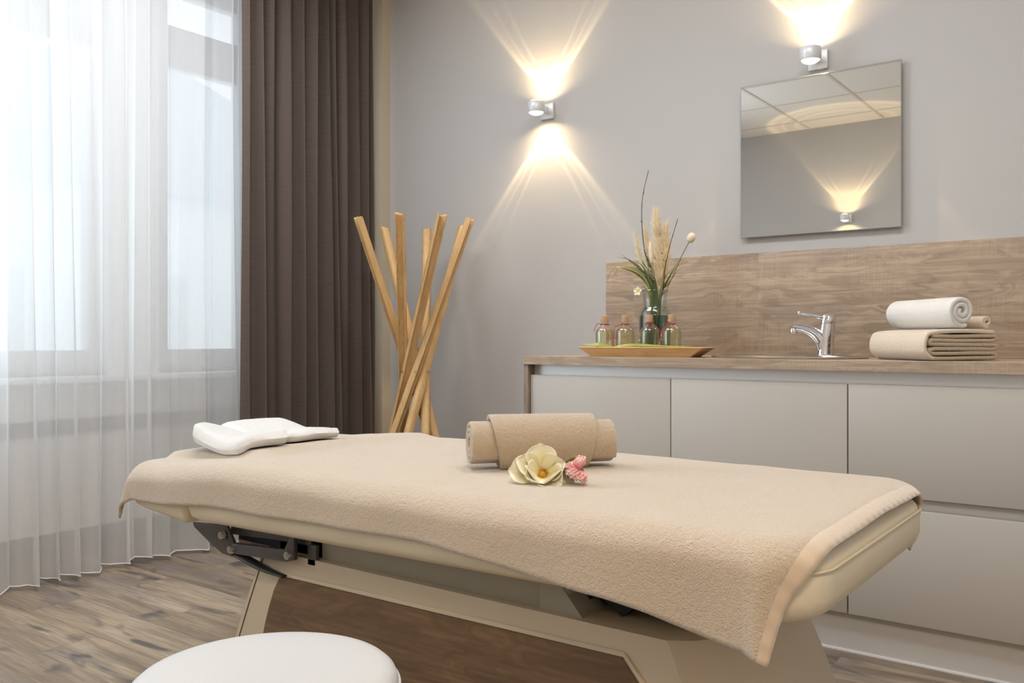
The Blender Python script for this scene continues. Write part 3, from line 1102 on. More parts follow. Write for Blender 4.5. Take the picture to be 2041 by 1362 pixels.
def drape_pt(u, v):
    # inset rounded rectangle of the table plan
    x0, x1, y0, y1 = TX0 + FR, TX1 - FR, TY0 + FR - 0.004, TY1 - FR
    rc = {(1, 0): 0.10 - FR, (1, 1): 0.12 - FR, (0, 1): 0.075 - FR, (0, 0): 0.075 - FR}
    sx = 1 if u > (x0 + x1) / 2 else 0
    sy = 1 if v > (y0 + y1) / 2 else 0
    r = rc[(sx, sy)]
    cx = x1 - r if sx else x0 + r
    cy = y1 - r if sy else y0 + r
    dx = (u - cx) if (u > cx) == bool(sx) else 0.0
    dy = (v - cy) if (v > cy) == bool(sy) else 0.0
    inside = True
    if dx and dy:
        L = math.hypot(dx, dy)
        if L > r:
            nx, ny = dx / L, dy / L
            px, py, d = cx + nx * r, cy + ny * r, L - r
            inside = False
    else:
        px, py, nx, ny, d = u, v, 0, 0, 0
        if u > x1: px, nx, d = x1, 1, u - x1
        elif u < x0: px, nx, d = x0, -1, x0 - u
        elif v > y1: py, ny, d = y1, 1, v - y1
        elif v < y0: py, ny, d = y0, -1, y0 - v
        inside = d == 0
    crown = 0.010 * (1 - ((v - 1.675) / 0.40) ** 2) if abs(v - 1.675) < 0.40 else 0
    zt = ZTOP + 0.010 + headdip(u) + max(0, crown)
    # raised pad under the cover at the head end
    zt += 0.016 * sm(1.395, 1.43, v) * sm(-1.80, -1.90, u)
    zt += 0.0022 * noise.noise(Vector((u * 5, v * 5, 0.3))) + 0.0012 * noise.noise(Vector((u * 16, v * 16, 2.3)))
    if inside:
        return (u, v, zt)
    q = FR * PI / 2
    if d < q:
        a = d / FR
        h, dz = FR * math.sin(a), FR * (1 - math.cos(a))
    else:
        e = d - q
        h, dz = FR + 0.05 * e, FR + e
    # soft folds in the hanging part
    s = px * ny - py * nx
    ang = math.atan2(ny, nx)
    g = max(0, d - 0.05)
    w = 0.035 * g * math.sin(20 * (px + 0.3) + 5 * ang) + 0.06 * g * math.sin(9.0 * ang + 1.1) + (0.35 * g * sm(0.2, 1.0, -nx) if u < -1.5 else 0)
    h += w + 0.010
    return (px + nx * h, py + ny * h, zt - dz)


NU, NV = 190, 110
bm = bmesh.new()
uvl = bm.loops.layers.uv.new('UVMap')
grid = []
for i in range(NU + 1):
    s = i / NU
    u = -2.365 + (-0.420 + 2.365) * s
    Ln = 0.076 + 0.030 * sm(-1.25, -0.70, u) + 0.040 * sm(-0.78, -0.45, u) + 0.006 * sm(-1.5, -1.9, u) - 0.012 * sm(-2.0, -2.3, u) + 0.003 * math.sin(7 * u)
    Lf = 0.085
    row = []
    for j in range(NV + 1):
        t = j / NV
        v = (TY0 - Ln) + (TY1 + Lf - TY0 + Ln) * t
        # towel laid very slightly askew
        uu = u - 0.045 * max(0.0, (TY0 - v) / 0.15) * 0.4 * sm(-1.2, -0.43, u) + 0.030 * sm(0.82, 1.0, t) * sm(-0.8, -0.43, u)
        row.append((bm.verts.new(drape_pt(uu, v)), (u, v)))
    grid.append(row)
for i in range(NU):
    for j in range(NV):
        q = (grid[i][j], grid[i + 1][j], grid[i + 1][j + 1], grid[i][j + 1])
        f = bm.faces.new([a[0] for a in q])
        for lp, a in zip(f.loops, q):
            lp[uvl].uv = a[1]
cov = obj('terry_cover', bm, M['cover'], None, True, 180)
md = cov.modifiers.new('thick', 'SOLIDIFY')
md.thickness = 0.006
md.offset = 0.0
tag(cov, 'large beige terry cloth draped over the massage table, corner hanging down', 'table cover')


def top_z(x, y):
    return drape_pt(x, y)[2] + 0.003


# ------------------------------------------------------------------ towels
def ribbon(bm, path, thick, x0, x1, nx=10, wob=0.0, seed=0, taper=None):
    """cloth layer of given thickness following a 2D path (y,z), extruded along x; rounded ends"""
    P = [Vector((p[0], p[1])) for p in path]
    n = len(P)
    L, Rr = [], []
    for i in range(n):
        t = (P[min(i + 1, n - 1)] - P[max(i - 1, 0)]).normalized()
        nn = Vector((-t.y, t.x))
        L.append(P[i] + nn * thick / 2)
        Rr.append(P[i] - nn * thick / 2)
    e0 = (P[0] - P[1]).normalized() * thick * 0.45
    e1 = (P[-1] - P[-2]).normalized() * thick * 0.45
    loop = L + [P[-1] + e1] + list(reversed(Rr)) + [P[0] + e0]
    cen = []
    m = len(loop)
    for i in range(m):
        if i < n: cen.append(P[i])
        elif i == n: cen.append(P[-1])
        elif i <= 2 * n: cen.append(P[2 * n - i])
        else: cen.append(P[0])
    rings = []
    xs = [(x0, 0.55), (x0 + thick * 0.15, 0.85), (x0 + thick * 0.5, 1.0)]
    for k in range(1, nx):
        xs.append((x0 + (x1 - x0) * k / nx, 1.0))
    xs += [(x1 - thick * 0.5, 1.0), (x1 - thick * 0.15, 0.85), (x1, 0.55)]
    for xx, k in xs:
        ring = []
        for a, c in zip(loop, cen):
            p = c + (a - c) * k
            w = wob * noise.noise(Vector((p.x * 9 + seed, p.y * 9, xx * 6)))
            ring.append((xx + w, p.x + w, p.y + w * 0.6))
        rings.append(ring)
    vr = bm_loft(bm, rings, False, False)
    # caps as quad strips between the two sides of the layer
    for ring in (vr[0], vr[-1]):
        for i in range(n - 1):
            a, b = ring[i], ring[i + 1]
            c, d = ring[2 * n - 1 - i], ring[2 * n - i]
            try:
                bm.faces.new((a, b, c, d))
            except ValueError:
                pass
        try:
            bm.faces.new((ring[0], ring[2 * n], ring[2 * n + 1]))
            bm.faces.new((ring[n - 1], ring[n], ring[n + 1]))
        except ValueError:
            pass
    return bm


def spiral(r0, r1, turns, a_end, n=120, sq=1.0):
    pts = []
    for i in range(n + 1):
        f = i / n
        a = a_end - 2 * PI * turns * (1 - f)
        r = r0 + (r1 - r0) * f
        pts.append((r * math.cos(a), r * math.sin(a) * sq))
    return pts


# beige rolled towel with a second folded layer wrapped round its middle
ang = math.atan2(1.741 - 1.494, -1.002 + 1.233)
rc = Vector((-1.118, 1.618))
nrm = Vector((-math.sin(ang), math.cos(ang)))
rc = rc + nrm * 0.058
zroll = top_z(-1.11, 1.62)
root = thing('rolled_towel', 'tan rolled towel wrapped by a folded band on the massage table', 'towel', (rc.x, rc.y, zroll - 0.001), ang)
sp = [(p[0], p[1] + 0.057) for p in spiral(0.012, 0.0505, 3.2, R(215), 130, 0.98)]
obj('inner_roll', ribbon(bmesh.new(), sp, 0.0125, -0.168, 0.166, 14, 0.004, 1), M['beigetowel'], root, True, 60)
wr = [(p[0], p[1] + 0.0575) for p in [((0.0585) * math.cos(R(a)), (0.0585) * math.sin(R(a)) * (1.03 if a < 180 else 0.97)) for a in range(-80, 255, 6)]]
bm = ribbon(bmesh.new(), wr, 0.012, -0.112, 0.112, 14, 0.003, 4)
# slanted band edges like a folded cloth
for v in bm.verts:
    f = (v.co.z - 0.06) / 0.06
    if v.co.x > 0:
        v.co.x += 0.010 * f
    else:
        v.co.x += -0.012 * f
obj('wrap_band', bm, M['beigetowel'], root, True, 60, label='wider folded layer round the middle of the roll')


# flowers in front of the roll
def petal(bm, uvl, L, Wd, cup, base, az, el, curl=0.4, n=13, ruff=0.0, seed=0):
    """cupped petal as a thin solid surface starting at base, direction az/el"""
    rng = random.Random(seed)
    ph = rng.uniform(0, 6)
    d = Vector((math.cos(el) * math.cos(az), math.cos(el) * math.sin(az), math.sin(el)))
    s = Vector((-math.sin(az), math.cos(az), 0))
    u = s.cross(d) * -1
    u = d.cross(s)
    rows = []
    for i in range(n + 1):
        t = 1 - (1 - i / n) ** 1.7
        w = Wd * ((0.32 + 0.68 * sm(0.0, 0.62, t)) if t < 0.62 else math.sqrt(max(0.0, 1 - ((t - 0.62) / 0.385) ** 2.3)) * 1.0 + 0.002)
        row = []
        for j in range(n + 1):
            q = (j / n - 0.5) * 2
            lift = cup * (q * q) * w * 1.1 + curl * L * (t ** 2.2) * 0.35
            rf = ruff * t * math.sin(7 * q + ph)
            p = Vector(base) + d * (L * t * (1 - 0.06 * q * q)) + s * (w * q * 0.5) + u * (lift + rf)
            row.append((bm.verts.new(p), (t, j / n)))
        rows.append(row)
    for i in range(n):
        for j in range(n):
            qd = (rows[i][j], rows[i + 1][j], rows[i + 1][j + 1], rows[i][j + 1])
            f = bm.faces.new([a[0] for a in qd])
            for lp, a in zip(f.loops, qd):
                lp[uvl].uv = a[1]


def petal_obj(name, args, m, parent, thick=0.0009, label=None):
    bm = bmesh.new()
    uvl = bm.loops.layers.uv.new('UVMap')
    for a in (args if isinstance(args, list) else [args]):
        petal(bm, uvl, **a)
    o = obj(name, bm, m, parent, True, 180, label)
    s = o.modifiers.new('thick', 'SOLIDIFY')
    s.thickness = thick
    return o


fz = top_z(-1.03, 1.49)
fl = thing('cream_flower', 'large cream flower with golden centre lying against the tan rolled towel', 'flower', (-1.045, 1.496, fz + 0.012))
FS = 1.12
# flower axis points to the viewer and a little upwards; petals are placed around it in that frame
AXM = Matrix.Rotation(R(-36.9) * -1, 4, 'Z') @ Matrix.Rotation(R(62), 4, 'X')
pet = [(95, 0.060, 0.048, 22, 0.10), (152, 0.058, 0.040, 20, 0.15), (205, 0.050, 0.044, 42, 0.5), (262, 0.046, 0.056, 50, 0.5), (318, 0.056, 0.048, 34, 0.35), (20, 0.054, 0.046, 34, 0.3), (172, 0.064, 0.046, 6, 0.05), (345, 0.062, 0.044, 8, 0.1)]
for k, (a, L, w, el, cu) in enumerate(pet):
    o = petal_obj('petal', dict(L=L * FS, Wd=w * FS * 1.18, cup=0.34, base=(0, 0, 0), az=R(a), el=R(el), curl=cu * 0.3, ruff=0.0018, seed=k), M['petal'], fl)
    o.data.transform(AXM)
bm = bmesh.new()
bmesh.ops.create_uvsphere(bm, u_segments=16, v_segments=10, radius=0.0085, matrix=Matrix.Translation((0, 0, 0.008)) @ Matrix.Diagonal((1, 1, 1.3, 1)))
for k in range(34):
    a, e = random.uniform(0, 2 * PI), random.uniform(0.2, 1.4)
    d = Vector((math.cos(a) * math.cos(e), math.sin(a) * math.cos(e), math.sin(e)))
    bm_tube(bm, [d * 0.006, d * 0.016 + Vector((0, 0, 0.004))], [0.0009, 0.0013], 5)
xform(bm, AXM)
obj('stamens', bm, M['stamen'], fl, True, label='golden brown centre')
bm = bmesh.new()
uvl = bm.loops.layers.uv.new('UVMap')
lf = petal_obj('leaf', [dict(L=0.050, Wd=0.015, cup=0.5, base=(0.030, 0.022, 0.020), az=R(20), el=R(22), curl=0.1),
                        dict(L=0.040, Wd=0.017, cup=0.5, base=(0.032, 0.012, 0.022), az=R(-15), el=R(-22), curl=-0.4)], M['leaf2'], fl, 0.001, 'two small green leaves')

pk = thing('pink_carnation', 'small pink ruffled carnation beside the cream flower', 'flower', (-0.966, 1.514, fz + 0.029))
args = []
for k in range(64):
    el = -1.0 + 2.5 * ((k * 0.618) % 1)
    args.append(dict(L=random.uniform(0.024, 0.031), Wd=0.022, cup=0.25, base=(0, 0, 0), az=k * 2.4, el=el, curl=random.uniform(-0.4, 0.4), n=8, ruff=0.003, seed=k))
petal_obj('petals', args, M['pink'], pk, 0.0006)
obj('calyx', lathe([(0.003, -0.014), (0.006, -0.008), (0.007, 0.0), (0.003, 0.004)], 0, 0.006, 12), M['leaf2'], pk)

# white towel folded over the head end in two wings
def slab(bm, foot, zf, thick, nx=26, ny=22):
    """soft folded cloth pad; foot(s,t)->(x,y), zf(s,t)->lift above the cover, thick(s,t)"""
    top, bot = [], []
    for i in range(nx + 1):
        a, b = [], []
        for j in range(ny + 1):
            s, t = i / nx, j / ny
            s2 = 0.5 + (s - 0.5) * (1 - 0.13 * abs(2 * t - 1) ** 5)
            t2 = 0.5 + (t - 0.5) * (1 - 0.13 * abs(2 * s - 1) ** 5)
            x, y = foot(s2, t2)
            z = top_z(x, y) + 0.001 + zf(s, t)
            e = min(s, 1 - s) * 1.0
            e2 = min(t, 1 - t)
            k = (1 - (1 - min(1, e / 0.07)) ** 2.4) ** 0.5 * (1 - (1 - min(1, e2 / 0.08)) ** 2.4) ** 0.5
            th = thick(s, t)
            mid = z + th / 2
            a.append(bm.verts.new((x, y, mid + th / 2 * k + 0.0015 * noise.noise(Vector((x * 22, y * 22, 1))))))
            b.append(bm.verts.new((x, y, mid - th / 2 * k)))
        top.append(a)
        bot.append(b)
    for g in (top, bot):
        for i in range(nx):
            for j in range(ny):
                bm.faces.new((g[i][j], g[i + 1][j], g[i + 1][j + 1], g[i][j + 1]))
    def side(A, B):
        for k in range(len(A) - 1):
            bm.faces.new((A[k], A[k + 1], B[k + 1], B[k]))
    side(top[0], bot[0]); side(top[-1], bot[-1])
    side([r[0] for r in top], [r[0] for r in bot]); side([r[-1] for r in top], [r[-1] for r in bot])
    return bm


root = thing('white_towel', 'white towel folded over the head end of the massage table', 'towel', (-2.05, 1.55, ZTOP))


def bil(c, s, t):
    (a, b, d, e) = c
    return tuple((a[k] * (1 - s) + b[k] * s) * (1 - t) + (e[k] * (1 - s) + d[k] * s) * t for k in range(2))


# near wing: quad corners (left-near, right-near, right-far, left-far)
Q1 = [(-2.185, 1.405), (-1.925, 1.392), (-1.880, 1.540), (-2.30, 1.600)]
bm = slab(bmesh.new(), lambda s, t: bil(Q1, s, t),
          lambda s, t: 0.026 * sm(0.75, 0.05, s) * sm(1.25, 0.2, t) + 0.004,
          lambda s, t: 0.035 + 0.010 * sm(0.4, 0.0, s) + 0.003 * math.sin(6 * s + 3 * t))
obj('near_fold', bm, M['whitetowel'], root, True, 80, world_pts=True)
Q2 = [(-2.36, 1.575), (-1.90, 1.545), (-1.925, 1.765), (-2.33, 1.80)]
bm = slab(bmesh.new(), lambda s, t: bil(Q2, s, t),
          lambda s, t: 0.003 + 0.026 * sm(0.60, 0.15, s),
          lambda s, t: 0.032 + 0.010 * sm(0.7, 0.2, s) * math.sin(PI * t) + 0.003 * math.sin(5 * s + 7 * t))
obj('far_fold', bm, M['whitetowel'], root, True, 80, world_pts=True)

# towels on the worktop
phi = R(-40)    # roll axis: front end points at +x rotated by phi
axd = Vector((math.cos(phi), math.sin(phi)))      # towards the visible end
e0 = Vector((-0.500, 2.935))                      # middle of the visible end of the folded towel
fold_c = e0 - axd * 0.13
# serpentine cross-section (local y across, z up)
hw = 0.118
zs = [0.0075 + 0.0136 * k for k in range(6)]
path = []
for k in range(6):
    xs = [(-hw + 0.006 * (k % 2), hw)] if k % 2 == 0 else [(hw, -hw)]
    a, b = (-hw, hw) if k % 2 == 0 else (hw, -hw)
    ins = 0.012 * abs(2.5 - k) * 0
    for i in range(9):
        f = i / 8
        yy = a + (b - a) * f
        yy = max(-hw + 0.012 + (0.010 if k in (2, 3) else 0), min(hw - (0.004 if k in (0, 5) else 0.012), yy))
        path.append((yy, zs[k] + 0.0015 * math.sin(9 * yy + k)))
    if k < 5:
        sgn = 1 if k % 2 == 0 else -1
        zc = (zs[k] + zs[k + 1]) / 2
        for aa in (-45, 0, 45):
            path.append((sgn * (hw - 0.006 + 0.006 * math.cos(R(aa))), zc + 0.0068 * math.sin(R(aa))))
root = thing('folded_towel', 'thick beige folded towel on the worktop under the white rolled towel', 'towel', (fold_c.x, fold_c.y, 0.9005), phi)
bm = ribbon(bmesh.new(), path, 0.0118, -0.13, 0.13, 8, 0.003, 3)
# outer wrap on the rounded left side
obj('folded_layers', bm, M['beigetowel'], root, True, 60)
wrap = [(hw - 0.01, 0.0865), (0.04, 0.0895), (-0.05, 0.0885), (-hw + 0.005, 0.083), (-hw - 0.010, 0.068), (-hw - 0.015, 0.047), (-hw - 0.011, 0.026), (-hw + 0.008, 0.0105), (-0.09, 0.0068)]
wrap = [tuple(p) for p in spline(wrap, 40)]
obj('outer_layer', ribbon(bmesh.new(), wrap, 0.0125, -0.132, 0.131, 10, 0.002, 9), M['sandtowel'], root, True, 60, label='pale outer layer of the folded towel')

rw = e0 - axd * 0.15 + Vector((-axd.y, axd.x)) * 0.0
root = thing('rolled_towel', 'white rolled towel lying on top of the beige folded towel', 'towel', (rw.x, rw.y, 0.9005 + 0.0965), phi)
sp = [(p[0] + 0.0, p[1] + 0.053) for p in spiral(0.008, 0.045, 2.4, R(-70), 120, 0.98)]
obj('roll', ribbon(bmesh.new(), sp, 0.0150, -0.15, 0.145, 14, 0.003, 6), M['whitetowel'], root, True, 60)
rb = rw + Vector((-axd.y, axd.x)) * 0.090 + axd * 0.03
root = thing('rolled_towel', 'small cream rolled towel tucked behind the white rolled towel', 'towel', (rb.x, rb.y, 0.9005 + 0.0965), phi)
sp = [(p[0], p[1] + 0.0215) for p in spiral(0.006, 0.0165, 1.6, R(-70), 60)]
obj('roll', ribbon(bmesh.new(), sp, 0.009, -0.11, 0.11, 8, 0.002, 2), M['sandtowel'], root, True, 60)

# ------------------------------------------------------------------ tray with bottles
TR = R(9)
root = thing('serving_tray', 'rectangular wooden tray with sloping ends holding the oil bottles', 'tray', (-1.565, 2.915, 0.9003), TR)
bm = bmesh.new()
hb, ht, wb, wt = 0.190, 0.240, 0.070, 0.088


def rect(hx, hy, z, r=0.006):
    return [(p[0], p[1], z) for p in rrect(-hx, hx, -hy, hy, (r, r, r, r), 4)]


bm_loft(bm, [rect(hb, wb, 0.0), rect(hb + 0.002, wb + 0.001, 0.002), rect(ht, wt, 0.034), rect(ht - 0.002, wt - 0.002, 0.036), rect(ht - 0.010, wt - 0.010, 0.0355), rect(hb - 0.002, wb - 0.004, 0.0115), rect(hb - 0.008, wb - 0.008, 0.010)])
obj('tray_body', bm, M['traywood'], root, True, 35)


def bottle(label, loc, rz, sc=1.0, tail=0):
    r = thing('oil_bottle', label, 'bottle', loc, rz, 'corked oil bottles on the tray' if sc == 1 else 'small corked vials on the tray')
    k = sc
    prof = [(0.012, 0.0015), (0.030, 0.0), (0.0345, 0.003), (0.035, 0.008), (0.035, 0.078), (0.0335, 0.087), (0.028, 0.096), (0.019, 0.103), (0.0145, 0.108), (0.0135, 0.116), (0.0145, 0.120), (0.0160, 0.121), (0.0160, 0.128), (0.0145, 0.129), (0.012, 0.128)]
    obj('glass_body', lathe([(a * k, b * k) for a, b in prof], 0, 0, 36, True, False), M['cleartglass'], r, True, 50)
    li = [(0.028, 0.004), (0.0315, 0.006), (0.0325, 0.010), (0.0325, 0.077), (0.031, 0.086), (0.027, 0.0925), (0.001, 0.0926)]
    obj('oil', lathe([(a * k, b * k) for a, b in li], 0, 0, 36), M['oil'], r, True, 50)
    obj('cork', lathe([(0.0115 * k, 0.118 * k), (0.0120 * k, 0.13 * k), (0.0130 * k, 0.143 * k), (0.0118 * k, 0.1445 * k)], 0, 0, 20), M['cork'], r, True, 40)
    if sc == 1:
        bm = bmesh.new()
        for dz in (0.1095, 0.1125):
            bm_tube(bm, [(0.0152 * math.cos(a * PI / 10), 0.0152 * math.sin(a * PI / 10), dz + 0.001 * math.sin(a)) for a in range(21)], 0.0015, 6)
        if tail == 0:
            ts = [[(-0.015, -0.004, 0.112), (-0.026, -0.012, 0.114), (-0.036, -0.016, 0.098), (-0.040, -0.018, 0.085)], [(-0.004, -0.015, 0.11), (0.006, -0.033, 0.09), (0.016, -0.038, 0.070), (0.012, -0.040, 0.050), (0.026, -0.038, 0.056), (0.048, -0.03, 0.062)]]
        elif tail == 1:
            ts = [[(-0.014, -0.004, 0.111), (-0.028, -0.02, 0.104), (-0.038, -0.026, 0.100), (-0.0395, -0.026, 0.07), (-0.042, -0.027, 0.03), (-0.046, -0.028, 0.006)]]
        elif tail == 2:
            ts = [[(0.014, -0.004, 0.111), (0.026, -0.016, 0.098), (0.040, -0.022, 0.080), (0.052, -0.02, 0.070)], [(-0.006, -0.0145, 0.112), (-0.002, -0.020, 0.117), (0.005, -0.0185, 0.110)]]
        else:
            ts = [[(-0.014, -0.005, 0.111), (-0.028, -0.012, 0.112), (-0.024, -0.014, 0.102), (-0.014, -0.008, 0.108)], [(-0.014, -0.005, 0.110), (-0.034, -0.016, 0.085), (-0.040, -0.02, 0.05), (-0.034, -0.022, 0.01)]]
        for q in ts:
            bm_tube(bm, spline(q, 14), 0.0013, 6)
        obj('ribbon', bm, M['ribbon'], r, True, label='thin red string tied round the neck')
    return r


bz = 0.9003 + 0.0106
bottle('corked oil bottle at the drape end of the tray, red string looping off its neck', (-1.724, 2.883, bz), 0.5, 1, 0)
bottle('corked oil bottle second from the drape end of the tray, string hanging to the leaf', (-1.643, 2.896, bz), 0.5, 1, 1)
bottle('corked oil bottle on the tray, standing in front of the glass vase', (-1.549, 2.912, bz), 0.6, 1, 2)
bottle('corked oil bottle on the tray, nearest to the sink', (-1.465, 2.925, bz), 0.4, 1, 3)
bottle('tiny corked vial on the tray behind the second and third bottles', (-1.612, 2.952, bz), 0.2, 0.55)
bottle('tiny corked vial on the tray behind the third and fourth bottles', (-1.524, 2.968, bz), 0.9, 0.55)

# leaves lying in the tray
def blade(bm, pts, w, n=16, up=(0, -0.6, 0.8)):
    P = spline(pts, n)
    ref = Vector(up)
    rows = []
    for i, p in enumerate(P):
        t = (P[min(i + 1, n)] - P[max(i - 1, 0)]).normalized()
        s = t.cross(ref)
        s = s.normalized() if s.length > 1e-4 else Vector((1, 0, 0))
        f = i / n
        ww = w * (0.55 + 0.45 * math.sin(PI * min(1, f * 1.5))) * (1 - f ** 3) + 0.0003
        c = s.cross(t) * (ww * 0.25)
        rows.append([bm.verts.new(p - s * ww / 2 + c), bm.verts.new(p), bm.verts.new(p + s * ww / 2 + c)])
    for a, b in zip(rows[:-1], rows[1:]):
        for k in range(2):
            bm.faces.new((a[k], a[k + 1], b[k + 1], b[k]))


def blade_obj(name, plist, w, m, parent, **kw):
    bm = bmesh.new()
    for p in plist:
        blade(bm, p, w, **kw)
    o = obj(name, bm, m, parent, True, 180)
    s = o.modifiers.new('thick', 'SOLIDIFY')
    s.thickness = 0.0007
    return o


o = blade_obj('green_leaf', [[(-1.66, 2.857, 0.929), (-1.72, 2.842, 0.941), (-1.77, 2.838, 0.943), (-1.80, 2.838, 0.949)]], 0.022, M['leaf3'], None)
tag(o, 'bright green leaf tip poking over the wall end of the tray', 'leaf')
o = blade_obj('green_leaf', [[(-1.67, 2.850, 0.934), (-1.60, 2.855, 0.941), (-1.52, 2.868, 0.940), (-1.42, 2.886, 0.938), (-1.37, 2.895, 0.942)]], 0.016, M['leaf3'], None)
tag(o, 'long narrow green leaf lying along the front of the tray before the bottles', 'leaf')

# ------------------------------------------------------------------ vase with dried arrangement
VX, VY = -1.625, 3.10
root = thing('glass_vase', 'greenish clear glass vase with narrow neck holding the dried flowers', 'vase', (VX, VY, 0.9003))
vp = [(0.02, 0.003), (0.052, 0.0), (0.058, 0.004), (0.061, 0.03), (0.0625, 0.10), (0.0625, 0.150), (0.060, 0.170), (0.052, 0.184), (0.0465, 0.193), (0.0455, 0.205), (0.0475, 0.235), (0.051, 0.252), (0.0535, 0.256), (0.0525, 0.258), (0.050, 0.2555)]
obj('vase_glass', lathe(vp, 0, 0, 48, True, False), M['vaseglass'], root, True, 50)
wp = [(0.05, 0.008), (0.0565, 0.012), (0.059, 0.05), (0.0605, 0.13), (0.0600, 0.158), (0.001, 0.1585)]
obj('water', lathe(wp, 0, 0, 40), M['water'], root, True, 50)
for zc, rr_ in ((0.188, 0.0485), (0.257, 0.0525)):
    obj('glass_rim', tube([(rr_ * math.cos(a * PI / 24), rr_ * math.sin(a * PI / 24), zc) for a in range(49)], 0.0022, 6), M['vaseglass'], root, True)

BASE = (VX, VY, 0.93)


def stem_pts(p, y=0.0):
    """(x,z) list at the vase's depth, with a small offset in y growing along the stem"""
    n = len(p)
    return [(VX + random.uniform(-0.02, 0.02), VY + random.uniform(-0.015, 0.015), 0.925)] + [(a, VY + y * (i + 1) / n, z) for i, (a, z) in enumerate(p)]


def twig(label, p, y, r=0.0024):
    q = spline(stem_pts(p, y), 26)
    bm = tube(q, [r * (1.15 - 0.75 * i / 26) * (1.25 if i % 5 == 0 else 1.0) for i in range(27)], 7)
    for i in (12, 17, 22):
        c = q[i]
        bm_tube(bm, [c, c + Vector((0.006 * (-1) ** i, 0, 0.012))], [0.0017, 0.0007], 5)
    tag(obj('bare_twig', bm, M['twig']), label, 'twig', 'bare twigs in the vase')


twig('tallest bare brown twig rising straight from the glass vase', [(-1.614, 1.116), (-1.65, 1.244), (-1.676, 1.319), (-1.69, 1.438), (-1.688, 1.535), (-1.663, 1.64)], 0.02)
twig('shorter bare brown twig leaning toward the mirror from the vase', [(-1.597, 1.116), (-1.582, 1.18), (-1.575, 1.24), (-1.549, 1.337), (-1.515, 1.431)], -0.02)

root = thing('dried_seed_head', 'round cream seed head on a thin stem leaning toward the mirror', 'dried flower', BASE)
q = spline(stem_pts([(-1.601, 1.116), (-1.571, 1.164), (-1.513, 1.28), (-1.479, 1.338)], 0.0), 16)
obj('stem', tube(q, 0.0016, 6), M['leaf2'], root, True, world_pts=True)
bm = bmesh.new()
bmesh.ops.create_uvsphere(bm, u_segments=24, v_segments=16, radius=0.0170, matrix=Matrix.Translation((-1.470, VY, 1.354)) @ Matrix.Rotation(R(25), 4, 'Y') @ Matrix.Diagonal((0.95, 0.95, 1.2, 1)))
obj('seed_ball', bm, M['cream'], root, True, world_pts=True)


def plume(label, p, m, width, dens, y=0.0, f0=0.35, slen=0.05):
    root = thing('grass_plume', label, 'dried grass', BASE, 0, 'dried grass plumes in the vase')
    N = 40
    q = spline(stem_pts(p, y), N)
    obj('stem', tube(q, 0.0016, 6), m, root, True, world_pts=True)
    bm = bmesh.new()
    for k in range(dens):
        f = random.uniform(f0, 1.0)
        i = min(N, int(f * N))
        c = q[i]
        t = (q[min(i + 1, N)] - q[max(0, i - 1)]).normalized()
        a = random.uniform(0, 2 * PI)
        side = Vector((math.cos(a), math.sin(a), 0))
        g = (f - f0) / (1 - f0)
        w = width * (0.25 + 0.75 * math.sin(PI * min(1, 0.15 + g * 0.85)) ** 0.7) * random.uniform(0.4, 1.0)
        L = slen * random.uniform(0.5, 1.1)
        p1 = c + side * w * 0.55 + t * L * 0.6
        p2 = c + side * w + t * L * random.uniform(0.75, 1.1)
        bm_tube(bm, [c, p1, p2], [0.0006, 0.0011, 0.0003], 3)
    o = obj('plume', bm, m, root, True, world_pts=True)
    return root


plume('tallest straw coloured feathery grass plume in the middle of the vase', [(-1.605, 1.135), (-1.605, 1.20), (-1.608, 1.313), (-1.619, 1.455)], M['straw'], 0.046, 800, 0.0, 0.36, 0.055)
plume('straw coloured feathery grass plume just beside the tallest one, toward the mirror', [(-1.600, 1.135), (-1.590, 1.22), (-1.585, 1.32), (-1.585, 1.40)], M['straw'], 0.036, 380, 0.015, 0.40, 0.05)
plume('short straw coloured plume half hidden behind the white bunny tail', [(-1.62, 1.135), (-1.628, 1.20), (-1.640, 1.27), (-1.648, 1.325)], M['straw'], 0.030, 320, 0.02, 0.45, 0.045)
plume('pale cream feathery plume, the outermost toward the drape', [(-1.64, 1.135), (-1.676, 1.23), (-1.700, 1.30), (-1.722, 1.375)], M['strawpale'], 0.016, 300, 0.02, 0.45, 0.045)
plume('pale yellow feathery plume beside the tall twig', [(-1.63, 1.135), (-1.655, 1.23), (-1.668, 1.31), (-1.683, 1.395)], M['strawpale'], 0.022, 380, 0.03, 0.42, 0.05)

root = thing('bunny_tail', 'slim white bunny tail grass head in front of the straw plumes', 'dried grass', BASE)
q = spline(stem_pts([(-1.632, 1.14), (-1.625, 1.20), (-1.625, 1.27), (-1.627, 1.30)], -0.03), 16)
obj('stem', tube(q, 0.0014, 6), M['leaf'], root, True, world_pts=True)
bm = lathe([(0.002, 0), (0.006, 0.006), (0.0085, 0.03), (0.008, 0.06), (0.005, 0.08), (0.001, 0.088)], 0, 0, 16)
xform(bm, Matrix.Translation((-1.625, VY - 0.027, 1.262)) @ Matrix.Rotation(R(-4), 4, 'Y'))
obj('seed_spike', bm, M['cream'], root, True, world_pts=True)


def spray(label, lists, m, w, y):
    root = thing('grass_spray', label, 'grass leaves', BASE, 0, 'arching grass leaves in the vase')
    for p in lists:
        bm = bmesh.new()
        blade(bm, stem_pts(p, y + random.uniform(-0.02, 0.02)), w, 20)
        o = obj('leaf_blade', bm, m, root, True, 180, world_pts=True)
        s = o.modifiers.new('thick', 'SOLIDIFY')
        s.thickness = 0.0007


